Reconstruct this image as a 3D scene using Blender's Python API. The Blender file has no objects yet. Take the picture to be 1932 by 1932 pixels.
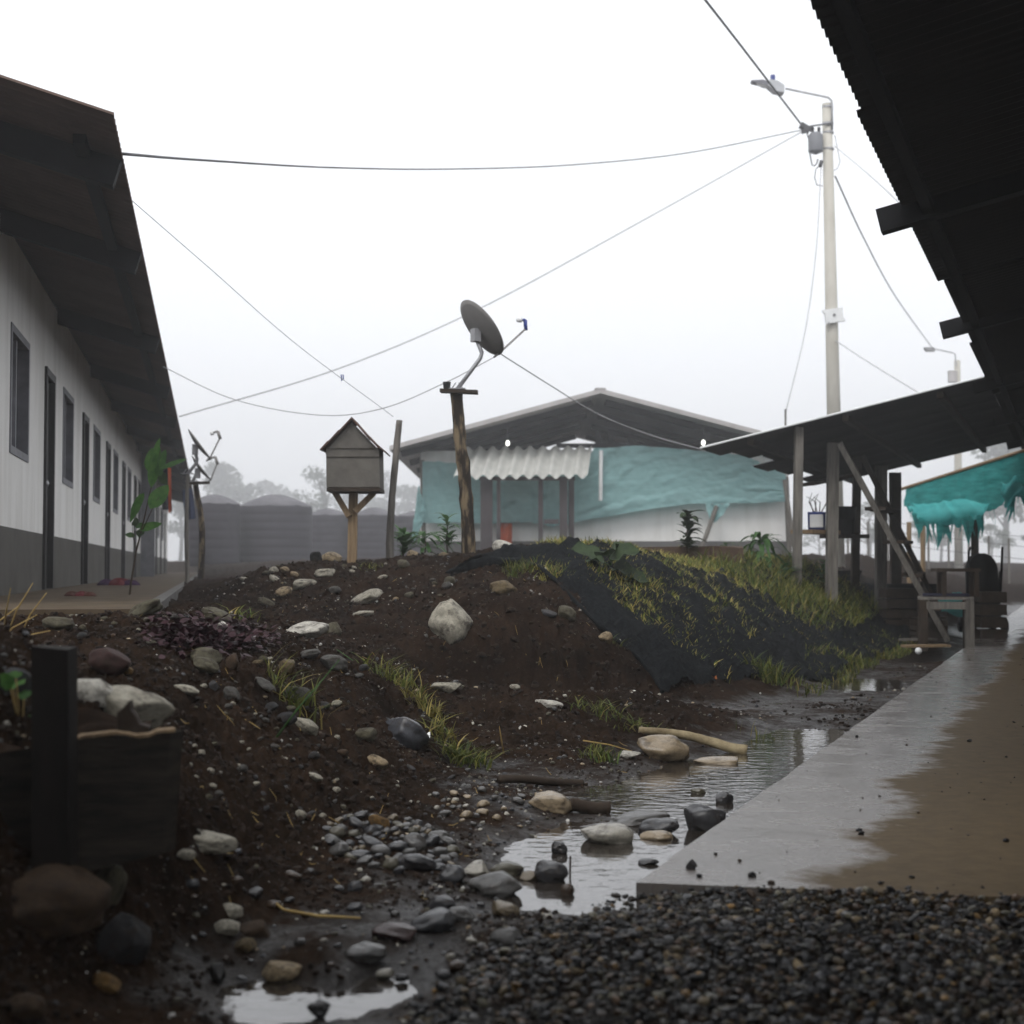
import bpy, bmesh, math, random
import numpy as np
from mathutils import Vector, Matrix

# ------------------------------------------------------------------ camera, sky, sun, exposure
scene = bpy.context.scene
COL = scene.collection
R = math.radians
CAM_Z = 0.85
PITCH = 2.16
HAZE_DENSITY = 0.0038
cam_d = bpy.data.cameras.new('camera')
cam = bpy.data.objects.new('camera', cam_d)
COL.objects.link(cam)
cam.location = (0, 0, CAM_Z)
cam.rotation_euler = (R(90 + PITCH), 0, 0)
cam_d.lens = 80
cam_d.sensor_width = 56
cam_d.sensor_height = 56
cam_d.clip_end = 2000
cam_d.clip_start = 0.05
cam_d.dof.use_dof = True
cam_d.dof.focus_distance = 7.6
cam_d.dof.aperture_fstop = 5.6
scene.camera = cam

SUN_EL, SUN_AZ = 52, 199          # a bright part of the cloud, high up behind the viewer's left shoulder
world = bpy.data.worlds.new("World")
scene.world = world
world.use_nodes = True
wn = world.node_tree
bg = wn.nodes['Background']
sky = wn.nodes.new('ShaderNodeTexSky')
sky.sky_type = 'NISHITA'
sky.sun_disc = False
sky.sun_elevation = R(SUN_EL)
sky.sun_rotation = R(SUN_AZ)
sky.air_density = 1.0
sky.dust_density = 6.0
sky.ozone_density = 1.0
mixs = wn.nodes.new('ShaderNodeMixRGB')
mixs.inputs['Fac'].default_value = 0.93
mixs.inputs['Color2'].default_value = (10.6, 10.8, 11.15, 1)   # even white fog cloud
wn.links.new(sky.outputs['Color'], mixs.inputs['Color1'])
wn.links.new(mixs.outputs['Color'], bg.inputs['Color'])
bg.inputs['Strength'].default_value = 0.1
sun_d = bpy.data.lights.new('sun', 'SUN')
sun_d.energy = 1.5
sun_d.angle = R(30)
sun_d.color = (1.0, 0.98, 0.95)
sun = bpy.data.objects.new('sun', sun_d)
COL.objects.link(sun)
_sd = Vector((-0.2, -0.58, 0.79))
sun.rotation_euler = _sd.to_track_quat('Z', 'Y').to_euler()
scene.view_settings.view_transform = 'Standard'
scene.view_settings.look = 'None'
scene.view_settings.exposure = 0.36
scene.view_settings.gamma = 1
scene.view_settings.use_curve_mapping = False
scene.cycles.max_bounces = 8
scene.cycles.diffuse_bounces = 3
scene.cycles.volume_bounces = 4
scene.cycles.transparent_max_bounces = 8
scene.cycles.use_denoising = True

rng = np.random.default_rng(11)
random.seed(11)

# ------------------------------------------------------------------ photo pixel (1932 wide) -> world
FPX = 1932 * 80 / 56
CP, SP = math.cos(R(PITCH)), math.sin(R(PITCH))


def ray(px, py):
    u = (px - 966) / FPX
    v = (966 - py) / FPX
    return np.array([u, CP - v * SP, SP + v * CP])


def P(px, py, Y):
    d = ray(px, py)
    return np.array([d[0] * Y / d[1], Y, CAM_Z + d[2] * Y / d[1]])


def G(px, py, z=0.0):
    d = ray(px, py)
    t = (z - CAM_Z) / d[2]
    return np.array([d[0] * t, d[1] * t, z])


def V(*a):
    return np.array(a, dtype=float)


# building frames: e along the building, l towards the left of it
def frame(vpx):
    a = math.atan((vpx - 966) / FPX)
    return V(math.sin(a), math.cos(a), 0), V(-math.cos(a), math.sin(a), 0)


E2, L2 = frame(2030)      # house on the right and its walkway
E1, L1 = frame(395)       # row house on the left


def W2(t, L, z):
    return E2 * t + L2 * L + V(0, 0, z)


def W1(t, L, z):
    return E1 * t + L1 * L + V(0, 0, z)


# ------------------------------------------------------------------ noise
def _hash(ix, iy, seed):
    h = (ix.astype(np.int64) * 374761393 + iy.astype(np.int64) * 668265263 + seed * 1442695041) & 0x7fffffff
    h = ((h ^ (h >> 13)) * 1274126177) & 0x7fffffff
    h = h ^ (h >> 16)
    return (h & 0xffff) / 65535.0


def vnoise(x, y, seed=0):
    ix = np.floor(x); iy = np.floor(y)
    fx = x - ix; fy = y - iy
    fx = fx * fx * (3 - 2 * fx); fy = fy * fy * (3 - 2 * fy)
    a = _hash(ix, iy, seed); b = _hash(ix + 1, iy, seed)
    c = _hash(ix, iy + 1, seed); d = _hash(ix + 1, iy + 1, seed)
    return (a * (1 - fx) + b * fx) * (1 - fy) + (c * (1 - fx) + d * fx) * fy - 0.5


def fbm(x, y, oct=4, seed=0, gain=0.5):
    r = 0; a = 1.0
    for o in range(oct):
        r = r + a * vnoise(x, y, seed + o * 17)
        x = x * 2.03 + 11.3; y = y * 2.03 + 5.7; a *= gain
    return r


# ------------------------------------------------------------------ mesh helpers
LOC = {}


def tag(o, label=None, cat=None, group=None, kind=None):
    if label: o['label'] = label
    if cat: o['category'] = cat
    if group: o['group'] = group
    if kind: o['kind'] = kind
    return o


def thing(name, loc, label, cat, group=None):
    o = bpy.data.objects.new(name, None)
    o.empty_display_size = 0.1
    COL.objects.link(o)
    o.location = [float(c) for c in loc]
    LOC[o.name] = np.array(loc, dtype=float)
    return tag(o, label, cat, group)


def mesh_np(name, verts, faces_flat, sizes, mat=None, smooth=False, colors=None):
    me = bpy.data.meshes.new(name)
    nv = len(verts)
    me.vertices.add(nv)
    me.vertices.foreach_set('co', np.ascontiguousarray(verts, dtype=np.float32).ravel())
    me.loops.add(len(faces_flat))
    me.loops.foreach_set('vertex_index', np.ascontiguousarray(faces_flat, dtype=np.int32))
    sizes = np.asarray(sizes, dtype=np.int32)
    starts = np.concatenate(([0], np.cumsum(sizes)[:-1])).astype(np.int32)
    me.polygons.add(len(sizes))
    me.polygons.foreach_set('loop_start', starts)
    me.polygons.foreach_set('loop_total', sizes)
    me.polygons.foreach_set('use_smooth', np.full(len(sizes), smooth))
    me.update(calc_edges=True)
    if colors is not None:
        at = me.color_attributes.new('tint', 'FLOAT_COLOR', 'POINT')
        c4 = np.ones((nv, 4), dtype=np.float32); c4[:, :3] = colors
        at.data.foreach_set('color', c4.ravel())
    if mat: me.materials.append(mat)
    return me


def link(name, me, parent=None, origin=None):
    """me is in world coordinates; shift it to its origin and link it."""
    nv = len(me.vertices)
    co = np.empty(nv * 3, dtype=np.float32)
    me.vertices.foreach_get('co', co)
    co = co.reshape(-1, 3)
    if parent is not None:
        base = LOC[parent.name]
        org = base if origin is None else np.array(origin, dtype=float)
    else:
        base = np.zeros(3)
        if origin is None:
            mn, mx = co.min(0), co.max(0)
            org = np.array([(mn[0] + mx[0]) / 2, (mn[1] + mx[1]) / 2, mn[2]], dtype=float)
        else:
            org = np.array(origin, dtype=float)
    me.vertices.foreach_set('co', (co - org.astype(np.float32)).ravel())
    me.update()
    o = bpy.data.objects.new(name, me)
    COL.objects.link(o)
    if parent is not None:
        o.parent = parent
        o.location = [float(c) for c in (org - base)]
    else:
        o.location = [float(c) for c in org]
    LOC[o.name] = org
    return o


def nrm(v):
    v = np.asarray(v, dtype=float)
    return v / (np.linalg.norm(v) + 1e-12)


class MB:
    def __init__(s):
        s.v = []; s.f = []

    def add(s, vs, fs):
        b = len(s.v)
        s.v += [tuple(float(c) for c in p) for p in vs]
        s.f += [tuple(b + i for i in f) for f in fs]

    def beam(s, p0, p1, w, h, up=(0, 0, 1), jit=0.0):
        p0 = np.array(p0, float); p1 = np.array(p1, float)
        d = nrm(p1 - p0)
        up = np.array(up, float)
        if abs(np.dot(d, nrm(up))) > 0.98: up = np.array([0, 1., 0]) if abs(d[1]) < .9 else np.array([1., 0, 0])
        a = nrm(np.cross(d, up)); b = nrm(np.cross(a, d))
        vs = []
        for p in (p0, p1):
            for sa, sb in ((-1, -1), (1, -1), (1, 1), (-1, 1)):
                vs.append(p + a * sa * w / 2 + b * sb * h / 2 + (rng.normal(0, jit, 3) if jit else 0))
        s.add(vs, [(3, 2, 1, 0), (4, 5, 6, 7), (0, 1, 5, 4), (1, 2, 6, 5), (2, 3, 7, 6), (3, 0, 4, 7)])
        return s

    def frustum(s, lo, hi):
        n = len(lo)
        s.add(list(lo) + list(hi), [tuple(range(n - 1, -1, -1)), tuple(range(n, 2 * n))] +
              [(i, (i + 1) % n, n + (i + 1) % n, n + i) for i in range(n)])
        return s

    def prism(s, poly, vec):
        poly = [np.array(p, float) for p in poly]
        return s.frustum(poly, [p + np.array(vec, float) for p in poly])

    def tube(s, pts, rad, n=8, cap=True, rough=0.0):
        pts = [np.array(p, float) for p in pts]
        if not hasattr(rad, '__len__'): rad = [rad] * len(pts)
        base = len(s.v)
        prev = None
        for i, p in enumerate(pts):
            d = nrm(pts[min(i + 1, len(pts) - 1)] - pts[max(i - 1, 0)])
            if prev is None:
                ref = np.array([0, 0, 1.]) if abs(d[2]) < .9 else np.array([1., 0, 0])
                a = nrm(np.cross(d, ref))
            else:
                a = nrm(prev - d * np.dot(prev, d))
            prev = a
            b = np.cross(d, a)
            for k in range(n):
                an = 2 * math.pi * k / n
                rr = rad[i] * (1 + (rng.normal(0, rough) if rough else 0))
                s.v.append(tuple(p + (a * math.cos(an) + b * math.sin(an)) * rr))
        for i in range(len(pts) - 1):
            for k in range(n):
                k2 = (k + 1) % n
                s.f.append((base + i * n + k, base + i * n + k2, base + (i + 1) * n + k2, base + (i + 1) * n + k))
        if cap:
            s.f.append(tuple(base + k for k in range(n - 1, -1, -1)))
            e = base + (len(pts) - 1) * n
            s.f.append(tuple(e + k for k in range(n)))
        return s

    def grid(s, fn, nu, nv_, closed=False):
        base = len(s.v)
        for i in range(nu + 1):
            for j in range(nv_ + 1):
                s.v.append(tuple(float(c) for c in fn(i / nu, j / nv_)))
        for i in range(nu):
            for j in range(nv_):
                a = base + i * (nv_ + 1) + j
                s.f.append((a, a + nv_ + 1, a + nv_ + 2, a + 1))
        return s

    def lathe(s, c, prof, n=20, axis=(0, 0, 1)):
        """prof: list of (r, h) along the axis"""
        ax = nrm(axis)
        ref = np.array([1., 0, 0]) if abs(ax[0]) < .9 else np.array([0, 1., 0])
        a = nrm(np.cross(ax, ref)); b = np.cross(ax, a)
        base = len(s.v)
        c = np.array(c, float)
        for r, h in prof:
            for k in range(n):
                an = 2 * math.pi * k / n
                s.v.append(tuple(c + ax * h + (a * math.cos(an) + b * math.sin(an)) * r))
        for i in range(len(prof) - 1):
            for k in range(n):
                k2 = (k + 1) % n
                s.f.append((base + i * n + k, base + i * n + k2, base + (i + 1) * n + k2, base + (i + 1) * n + k))
        return s

    def leaf(s, base, d, up, length, width, droop=0.3, fold=0.25, n=6, wave=0.0):
        base = np.array(base, float); d = nrm(d)
        side = nrm(np.cross(d, up)); up = np.cross(side, d)
        b0 = len(s.v)
        p = base.copy()
        for i in range(n + 1):
            t = i / n
            w = width * 0.5 * (math.sin(math.pi * min(1, t ** 0.8)) ** 0.75 if 0 < t < 1 else 0.03)
            q = base + d * length * t - np.array([0, 0, 1.]) * droop * length * t * t
            wv = wave * width * math.sin(t * 14)
            s.v.append(tuple(q + side * w + up * (w * fold + wv)))
            s.v.append(tuple(q))
            s.v.append(tuple(q - side * w + up * (w * fold - wv)))
        for i in range(n):
            a = b0 + i * 3
            s.f.append((a, a + 1, a + 4, a + 3)); s.f.append((a + 1, a + 2, a + 5, a + 4))
        return s

    def build(s, name, mat, parent=None, smooth=False, origin=None, bevel=0.0):
        sizes = [len(f) for f in s.f]
        flat = [i for f in s.f for i in f]
        me = mesh_np(name, np.array(s.v), flat, sizes, mat, smooth)
        o = link(name, me, parent, origin)
        if bevel:
            m = o.modifiers.new('bevel', 'BEVEL'); m.width = bevel; m.segments = 2; m.limit_method = 'ANGLE'
        return o


def noisy(o, amp, scale, seed=0):
    pass


# ------------------------------------------------------------------ materials
def mat(name, c1, c2=None, rough=0.7, scale=8.0, detail=5, bump=0.0, bscale=None, spec=0.16, stretch=(1, 1, 1),
        metal=0.0, trans=0.0, attr=False, objcol=False, coord='Object', ramp=(0.35, 0.65)):
    m = bpy.data.materials.new(name)
    m.use_nodes = True
    nt = m.node_tree
    b = nt.nodes['Principled BSDF']
    tc = nt.nodes.new('ShaderNodeTexCoord')
    mp = nt.nodes.new('ShaderNodeMapping')
    mp.inputs['Scale'].default_value = stretch
    nt.links.new(tc.outputs[coord], mp.inputs['Vector'])
    nz = nt.nodes.new('ShaderNodeTexNoise')
    nz.inputs['Scale'].default_value = scale
    nz.inputs['Detail'].default_value = detail
    nz.inputs['Roughness'].default_value = 0.65
    nt.links.new(mp.outputs['Vector'], nz.inputs['Vector'])
    rp = nt.nodes.new('ShaderNodeValToRGB')
    rp.color_ramp.elements[0].position = ramp[0]
    rp.color_ramp.elements[1].position = ramp[1]
    rp.color_ramp.elements[0].color = (*c1, 1)
    rp.color_ramp.elements[1].color = (*(c2 or c1), 1)
    nt.links.new(nz.outputs['Fac'], rp.inputs['Fac'])
    out = rp.outputs['Color']
    if attr or objcol:
        if attr:
            an = nt.nodes.new('ShaderNodeAttribute'); an.attribute_name = 'tint'
        else:
            an = nt.nodes.new('ShaderNodeObjectInfo')
        mx = nt.nodes.new('ShaderNodeMixRGB'); mx.blend_type = 'MULTIPLY'; mx.inputs['Fac'].default_value = 1
        nt.links.new(an.outputs['Color'], mx.inputs['Color1'])
        nt.links.new(out, mx.inputs['Color2'])
        out = mx.outputs['Color']
    nt.links.new(out, b.inputs['Base Color'])
    b.inputs['Roughness'].default_value = rough
    b.inputs['Metallic'].default_value = metal
    b.inputs['Specular IOR Level'].default_value = spec
    if trans:
        tr = nt.nodes.new('ShaderNodeBsdfTranslucent')
        nt.links.new(out, tr.inputs['Color'])
        ms = nt.nodes.new('ShaderNodeMixShader'); ms.inputs['Fac'].default_value = trans
        nt.links.new(b.outputs[0], ms.inputs[1]); nt.links.new(tr.outputs[0], ms.inputs[2])
        nt.links.new(ms.outputs[0], nt.nodes['Material Output'].inputs['Surface'])
    if bump:
        n2 = nt.nodes.new('ShaderNodeTexNoise')
        n2.inputs['Scale'].default_value = bscale or scale * 3
        n2.inputs['Detail'].default_value = 6
        n2.inputs['Roughness'].default_value = 0.7
        nt.links.new(mp.outputs['Vector'], n2.inputs['Vector'])
        bp = nt.nodes.new('ShaderNodeBump')
        bp.inputs['Strength'].default_value = bump
        bp.inputs['Distance'].default_value = 0.02
        nt.links.new(n2.outputs['Fac'], bp.inputs['Height'])
        nt.links.new(bp.outputs['Normal'], b.inputs['Normal'])
    return m


M = {}
M['white_wall'] = mat('white_wall', (.60, .585, .55), (.80, .79, .77), .8, 1.3, detail=8, stretch=(2.2, 2.2, .35), bump=.05, bscale=60, ramp=(.2, .55))
M['grey_paint'] = mat('grey_paint', (.05, .047, .04), (.092, .087, .078), .75, 1.8, detail=8, ramp=(.25, .6), bump=.05, bscale=60)
M['dark_frame'] = mat('dark_frame', (.018, .017, .018), (.028, .026, .027), .5, 6)
M['grey_frame'] = mat('grey_frame', (.11, .11, .125), (.16, .16, .18), .5, 6)
M['glass'] = mat('glass', (.05, .055, .06), (.07, .075, .08), .03, 2, spec=1.0)
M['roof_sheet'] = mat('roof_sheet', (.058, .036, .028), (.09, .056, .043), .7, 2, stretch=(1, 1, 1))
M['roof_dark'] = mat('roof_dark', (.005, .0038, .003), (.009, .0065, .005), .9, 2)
M['beam_dark'] = mat('beam_dark', (.006, .006, .008), (.01, .01, .012), .8, 5)
M['beam_black'] = mat('beam_black', (.004, .004, .005), (.006, .006, .007), .8, 5)
M['grey_sheet'] = mat('grey_sheet', (.36, .34, .335), (.44, .42, .415), .6, 2)
M['lean_sheet'] = mat('lean_sheet', (.022, .021, .021), (.036, .034, .033), .55, 3, stretch=(1, 1, 1))
M['zinc'] = mat('zinc', (.20, .20, .20), (.30, .30, .31), .45, 5, metal=.3)
M['timber_grey'] = mat('timber_grey', (.09, .083, .074), (.19, .175, .155), .8, 5, stretch=(6, 6, .6), bump=.3, bscale=30)
M['timber_brown'] = mat('timber_brown', (.17, .115, .065), (.28, .2, .12), .75, 6, stretch=(7, 7, .6), bump=.3, bscale=30)
M['timber_dark'] = mat('timber_dark', (.025, .018, .013), (.05, .036, .026), .75, 6, stretch=(1, 1, 1), bump=.3, bscale=30)
M['bark'] = mat('bark', (.022, .016, .012), (.19, .145, .09), .85, 7, stretch=(2.2, 2.2, .5), bump=.7, bscale=14, ramp=(.48, .60))
M['pole_concrete'] = mat('pole_concrete', (.40, .38, .33), (.50, .48, .43), .85, 3, stretch=(1, 1, .3), bump=.1)
M['cable'] = mat('cable', (.06, .06, .065), (.09, .09, .095), .6, 5)
M['cable_pale'] = mat('cable_pale', (.35, .35, .36), (.45, .45, .46), .6, 5)
M['blue_plastic'] = mat('blue_plastic', (.03, .05, .22), (.04, .07, .28), .4, 5)
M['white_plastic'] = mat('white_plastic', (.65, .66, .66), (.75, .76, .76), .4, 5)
M['black_plastic'] = mat('black_plastic', (.008, .008, .009), (.013, .013, .014), .55, 5)
M['dish_grey'] = mat('dish_grey', (.19, .183, .175), (.24, .232, .225), .6, 4)
M['galv'] = mat('galv', (.28, .28, .29), (.4, .4, .42), .4, 10, metal=.5)
M['sheet_dark'] = mat('sheet_dark', (.02, .018, .016), (.04, .035, .03), .8, 10)
M['board_grey'] = mat('board_grey', (.10, .092, .082), (.14, .13, .115), .85, 6, bump=.2)
M['tile_red'] = mat('tile_red', (.07, .04, .032), (.12, .065, .05), .85, 9, bump=.2)
M['teal_net'] = mat('teal_net', (.33, .56, .565), (.42, .66, .665), .8, 6, stretch=(.5, .5, 3), bump=.4, bscale=9, trans=.5)
M['teal_shade'] = mat('teal_shade', (.03, .24, .225), (.07, .40, .385), .8, 6, stretch=(.5, .5, 3), bump=.4, bscale=9, trans=.55)
M['orange_cloth'] = mat('orange_cloth', (.50, .09, .03), (.62, .13, .045), .85, 6)
M['navy_cloth'] = mat('navy_cloth', (.012, .012, .025), (.02, .02, .04), .9, 8)
M['denim'] = mat('denim', (.02, .027, .06), (.035, .045, .09), .9, 8)
M['awning'] = mat('awning', (.50, .50, .47), (.62, .62, .585), .5, 4, trans=.3)
M['tank'] = mat('tank', (.018, .015, .021), (.028, .024, .032), .7, 2)
M['tank_lid'] = mat('tank_lid', (.05, .047, .055), (.13, .125, .135), .6, 1.2)
M['bulb'] = mat('bulb', (.9, .9, .85))
_b = M['bulb'].node_tree.nodes['Principled BSDF']
_b.inputs['Emission Color'].default_value = (1, 1, .93, 1); _b.inputs['Emission Strength'].default_value = 3
M['leaf_green'] = mat('leaf_green', (.04, .11, .024), (.09, .20, .045), .45, 18, trans=.3, bump=.3, bscale=60)
M['leaf_dark'] = mat('leaf_dark', (.022, .036, .016), (.04, .062, .026), .7, 15, trans=.2, spec=.15)
M['leaf_mid'] = mat('leaf_mid', (.035, .085, .025), (.07, .15, .045), .5, 15, trans=.3)
M['leaf_red'] = mat('leaf_red', (.016, .007, .009), (.05, .02, .026), .5, 22, trans=.1)
M['stem'] = mat('stem', (.04, .028, .018), (.07, .05, .03), .7, 20)
M['fog_leaf'] = mat('fog_leaf', (.035, .05, .028), (.07, .09, .05), .8, 1)
M['trunk'] = mat('trunk', (.05, .042, .034), (.09, .078, .062), .9, 4)
M['grass'] = mat('grass', (.8, .8, .8), (1.1, 1.1, 1.1), .6, 3, attr=True, trans=.3)
M['stone'] = mat('stone', (.5, .49, .46), (1.45, 1.42, 1.34), .6, 4, detail=10, bump=.5, bscale=18, objcol=True, spec=.15, ramp=(.25, .75))
M['stone_wet'] = mat('stone_wet', (.6, .6, .6), (1.15, 1.13, 1.1), .22, 9, detail=9, bump=.15, bscale=30, objcol=True, spec=.5, ramp=(.25, .75))
M['gravel'] = mat('gravel', (.7, .7, .7), (1.2, 1.2, 1.2), .42, 60, attr=True, spec=.22)
M['netting'] = mat('netting', (.0045, .0052, .006), (.013, .0155, .0175), .95, 40, bump=1.0, bscale=90, spec=.10)
M['log_pale'] = mat('log_pale', (.12, .09, .05), (.34, .28, .17), .7, 8, stretch=(1, 1, 1), bump=.4, bscale=25)
M['straw'] = mat('straw', (.25, .17, .06), (.36, .26, .1), .7, 10)
M['brick_soil'] = mat('brick_soil', (.055, .034, .024), (.085, .055, .04), .9, 6, bump=.3)


def splash(m, fac=.75):
    """dried mud in blotches over a stone"""
    nt = m.node_tree; N = nt.nodes; Lk = nt.links
    b = N['Principled BSDF']
    src = b.inputs['Base Color'].links[0].from_socket
    tc = N.new('ShaderNodeTexCoord'); oi = N.new('ShaderNodeObjectInfo')
    va = N.new('ShaderNodeVectorMath'); va.operation = 'ADD'
    Lk.new(tc.outputs['Object'], va.inputs[0]); Lk.new(oi.outputs['Location'], va.inputs[1])
    n = N.new('ShaderNodeTexNoise'); n.inputs['Scale'].default_value = 1.5; n.inputs['Detail'].default_value = 8; n.inputs['Roughness'].default_value = .7
    Lk.new(va.outputs[0], n.inputs['Vector'])
    r = N.new('ShaderNodeValToRGB'); r.color_ramp.elements[0].position = .50; r.color_ramp.elements[1].position = .62
    r.color_ramp.elements[0].color = (0, 0, 0, 1); r.color_ramp.elements[1].color = (fac, fac, fac, 1)
    Lk.new(n.outputs['Fac'], r.inputs['Fac'])
    mx = N.new('ShaderNodeMixRGB'); mx.inputs['Color2'].default_value = (.026, .018, .013, 1)
    Lk.new(r.outputs['Color'], mx.inputs['Fac']); Lk.new(src, mx.inputs['Color1']); Lk.new(mx.outputs['Color'], b.inputs['Base Color'])


splash(M['stone'], .8); splash(M['stone_wet'], .6)

# ------------------------------------------------------------------ the ground: one height field through measured points
ctl = []


def cg(px, py, z): ctl.append(G(px, py, z))
def cp(px, py, Y): ctl.append(P(px, py, Y))
def c1(t, L, z): ctl.append(W1(t, L, z))
def c2(t, L, z): ctl.append(W2(t, L, z))


for a in [(50, 1920, 0), (300, 1800, -.01), (150, 1665, .15), (100, 1830, .04), (540, 1885, -.118), (450, 1895, -.108), (690, 1878, -.108), (800, 1880, -.06), (650, 1832, -.06), (540, 1835, -.07), (620, 1935, -.065), (355, 1880, -.06),
          (430, 1840, -.075), (700, 1750, -.05), (480, 1740, -.04), (900, 1780, -.05), (1000, 1850, -.035), (1200, 1750, -.04),
          (1500, 1730, -.045), (1900, 1715, -.04), (1900, 1900, -.03), (1300, 1900, -.03), (800, 1925, -.06), (350, 1900, -.05),
          (1000, 1690, -.105), (1130, 1650, -.14), (980, 1630, -.10), (1100, 1590, -.11), (1300, 1500, -.14), (1450, 1440, -.14),
          (1200, 1500, -.12), (1170, 1556, -.078), (1290, 1566, -.085), (1080, 1545, -.07), (1550, 1395, -.11), (1350, 1450, -.11), (1240, 1640, -.12), (1620, 1365, -.06), (1700, 1310, -.06), (1780, 1250, -.03),
          (1560, 1340, -.045), (1450, 1360, -.055), (1000, 1560, -.06), (880, 1600, -.04), (850, 1690, -.055), (1060, 1500, -.085),
          (950, 1500, -.03), (1250, 1440, -.065), (1400, 1415, -.075), (1150, 1465, -.06), (1330, 1400, -.05),
          (640, 1600, 0), (500, 1650, .03), (500, 1500, .14), (360, 1550, .2), (330, 1600, .16), (330, 1700, .05), (750, 1500, .02), (600, 1400, .2), (450, 1400, .28),
          (330, 1400, .33), (330, 1290, .47), (200, 1240, .53), (550, 1250, .42), (450, 1210, .54), (700, 1400, .13), (760, 1340, .19),
          (880, 1430, .0), (690, 1280, .33), (80, 1400, .45), (200, 1330, .49), (30, 1260, .53),
          (100, 1168, .615), (250, 1170, .60), (400, 1174, .59), (0, 1172, .61),
          (1050, 1315, .15), (900, 1310, .17), (1180, 1312, .12), (1300, 1330, .02), (1150, 1380, .03), (1000, 1400, .03), (1050, 1355, .10),
          (920, 1370, .07), (840, 1330, .16)]:
    cg(*a)
for a in [(815, 1222, 9.22), (880, 1216, 9.26), (950, 1216, 9.26), (1020, 1222, 9.3), (1090, 1232, 9.36), (1150, 1248, 9.5), (1210, 1280, 9.62), (850, 1180, 9.65), (950, 1110, 10.6), (1050, 1150, 10.1),
          (700, 1160, 10.0), (1120, 1190, 10.), (600, 1185, 9.2), (560, 1195, 8.4), (700, 1215, 9.0), (760, 1240, 8.9), (900, 1052, 12), (1000, 1042, 12), (1080, 1047, 12),
          (780, 1060, 12.5), (650, 1064, 13), (520, 1079, 13.5), (446, 1093, 12.5), (420, 1133, 11.8), (408, 1128, 12.6), (462, 1092, 12.9), (400, 1112, 15.), (405, 1135, 10.5), (450, 1158, 9.6), (500, 1150, 10.5),
          (1150, 1058, 12), (1060, 1085, 10.9), (980, 1070, 11.2)]:
    cp(*a)
for x, y, z in [(-.47, 9.08, .10), (-.25, 9.10, .06), (-.02, 9.10, .05), (.2, 9.12, .05), (.44, 9.2, .04), (.63, 9.32, .03), (.84, 9.44, .0), (.3, 8.9, .06), (-.25, 8.85, .07), (.75, 9.1, .03), (-.45, 8.75, .11),
                (0, 33, .96), (5, 33, .97), (-4, 33, .95), (9, 33, .9), (-8, 50, 1.06), (0, 50, 1.08), (10, 50, 1.0), (-20, 70, 1.12),
                (0, 70, 1.15), (20, 70, 1.1), (30, 90, 1.1), (-30, 90, 1.15), (3, 20, .9), (0, 20, .92), (-2, 20, .85), (1, 16, .92), (-1, 16, .9)]:
    ctl.append(V(x, y, z))
for a in [(7.5, .2, .60), (8.4, .2, .60), (10, .1, .58), (13, 0, .62), (16, 0, .64), (25, -.2, .68), (40, -.4, .8), (9, 1.2, .5), (13, 1.2, .5), (25, 1.2, .5), (40, 1.2, .5),
          (52, .8, .8),  (12, 4, .5), (25, 6, .5), (45, 8, .6)]:
    c1(*a)
for a in [(12, 3.4, .9), (16, 3.4, .88), (20, 3.4, .85), (26, 3.6, .8), (12, 5.5, .93), (16, 6, .93), (20, 6, .93), (10, 2.1, -.05), (12, 2.0, -.045),
          (14, 1.95, -.035), (17, 2.0, -.03), (22, 2.0, -.02), (27, 2.1, .0), (12, 2.7, .45), (16, 2.7, .42), (20, 2.75, .42), (26, 2.8, .4), (32, 3.3, .6), (40, 3.5, .75), (36, 2.3, .1),
          (6, .8, -.14), (10, .8, -.14), (15, .8, -.14), (22, .8, -.14), (30, .8, -.14), (40, .8, -.1), (10, 1.5, -.06), (13, 1.5, -.045), (18, 1.5, -.035), (25, 1.5, -.03),
          (33, 1.6, -.03), (6, -1, -.14), (15, -1, -.14), (30, -1, -.14), (30, -6, -.1), (10, -4, -.1), (60, 0, .3), (50, 2.2, .35), (45, -6, .1)]:
    c2(*a)
ctl = np.array(ctl)


def warp(X, Y):
    Yc = np.maximum(Y, 1.5)
    u = np.clip(X / Yc, -.47, .62)
    w = np.log(np.clip(Yc, 1.5, 120))
    return u * 3.0, w * 2.0


def _phi(r2):
    return 0.5 * r2 * np.log(r2 + 1e-9)


_cu, _cw = warp(ctl[:, 0], ctl[:, 1])
_n = len(ctl)
_A = np.zeros((_n + 3, _n + 3))
_A[:_n, :_n] = _phi((_cu[:, None] - _cu[None]) ** 2 + (_cw[:, None] - _cw[None]) ** 2) + np.eye(_n) * 0.00012
_A[:_n, _n] = 1; _A[:_n, _n + 1] = _cu; _A[:_n, _n + 2] = _cw
_A[_n:, :_n] = _A[:_n, _n:].T
_sol = np.linalg.solve(_A, np.concatenate((ctl[:, 2], [0, 0, 0])))


def hbase(X, Y):
    X = np.atleast_1d(np.asarray(X, float)); Y = np.atleast_1d(np.asarray(Y, float))
    sh = X.shape
    u, w = warp(X.ravel(), Y.ravel())
    out = np.empty(u.size)
    for i in range(0, u.size, 20000):
        uu, ww = u[i:i + 20000], w[i:i + 20000]
        K = _phi((uu[:, None] - _cu[None]) ** 2 + (ww[:, None] - _cw[None]) ** 2)
        out[i:i + 20000] = K @ _sol[:_n] + _sol[_n] + _sol[_n + 1] * uu + _sol[_n + 2] * ww
    return out.reshape(sh)


WATER_Z = -0.075


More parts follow.
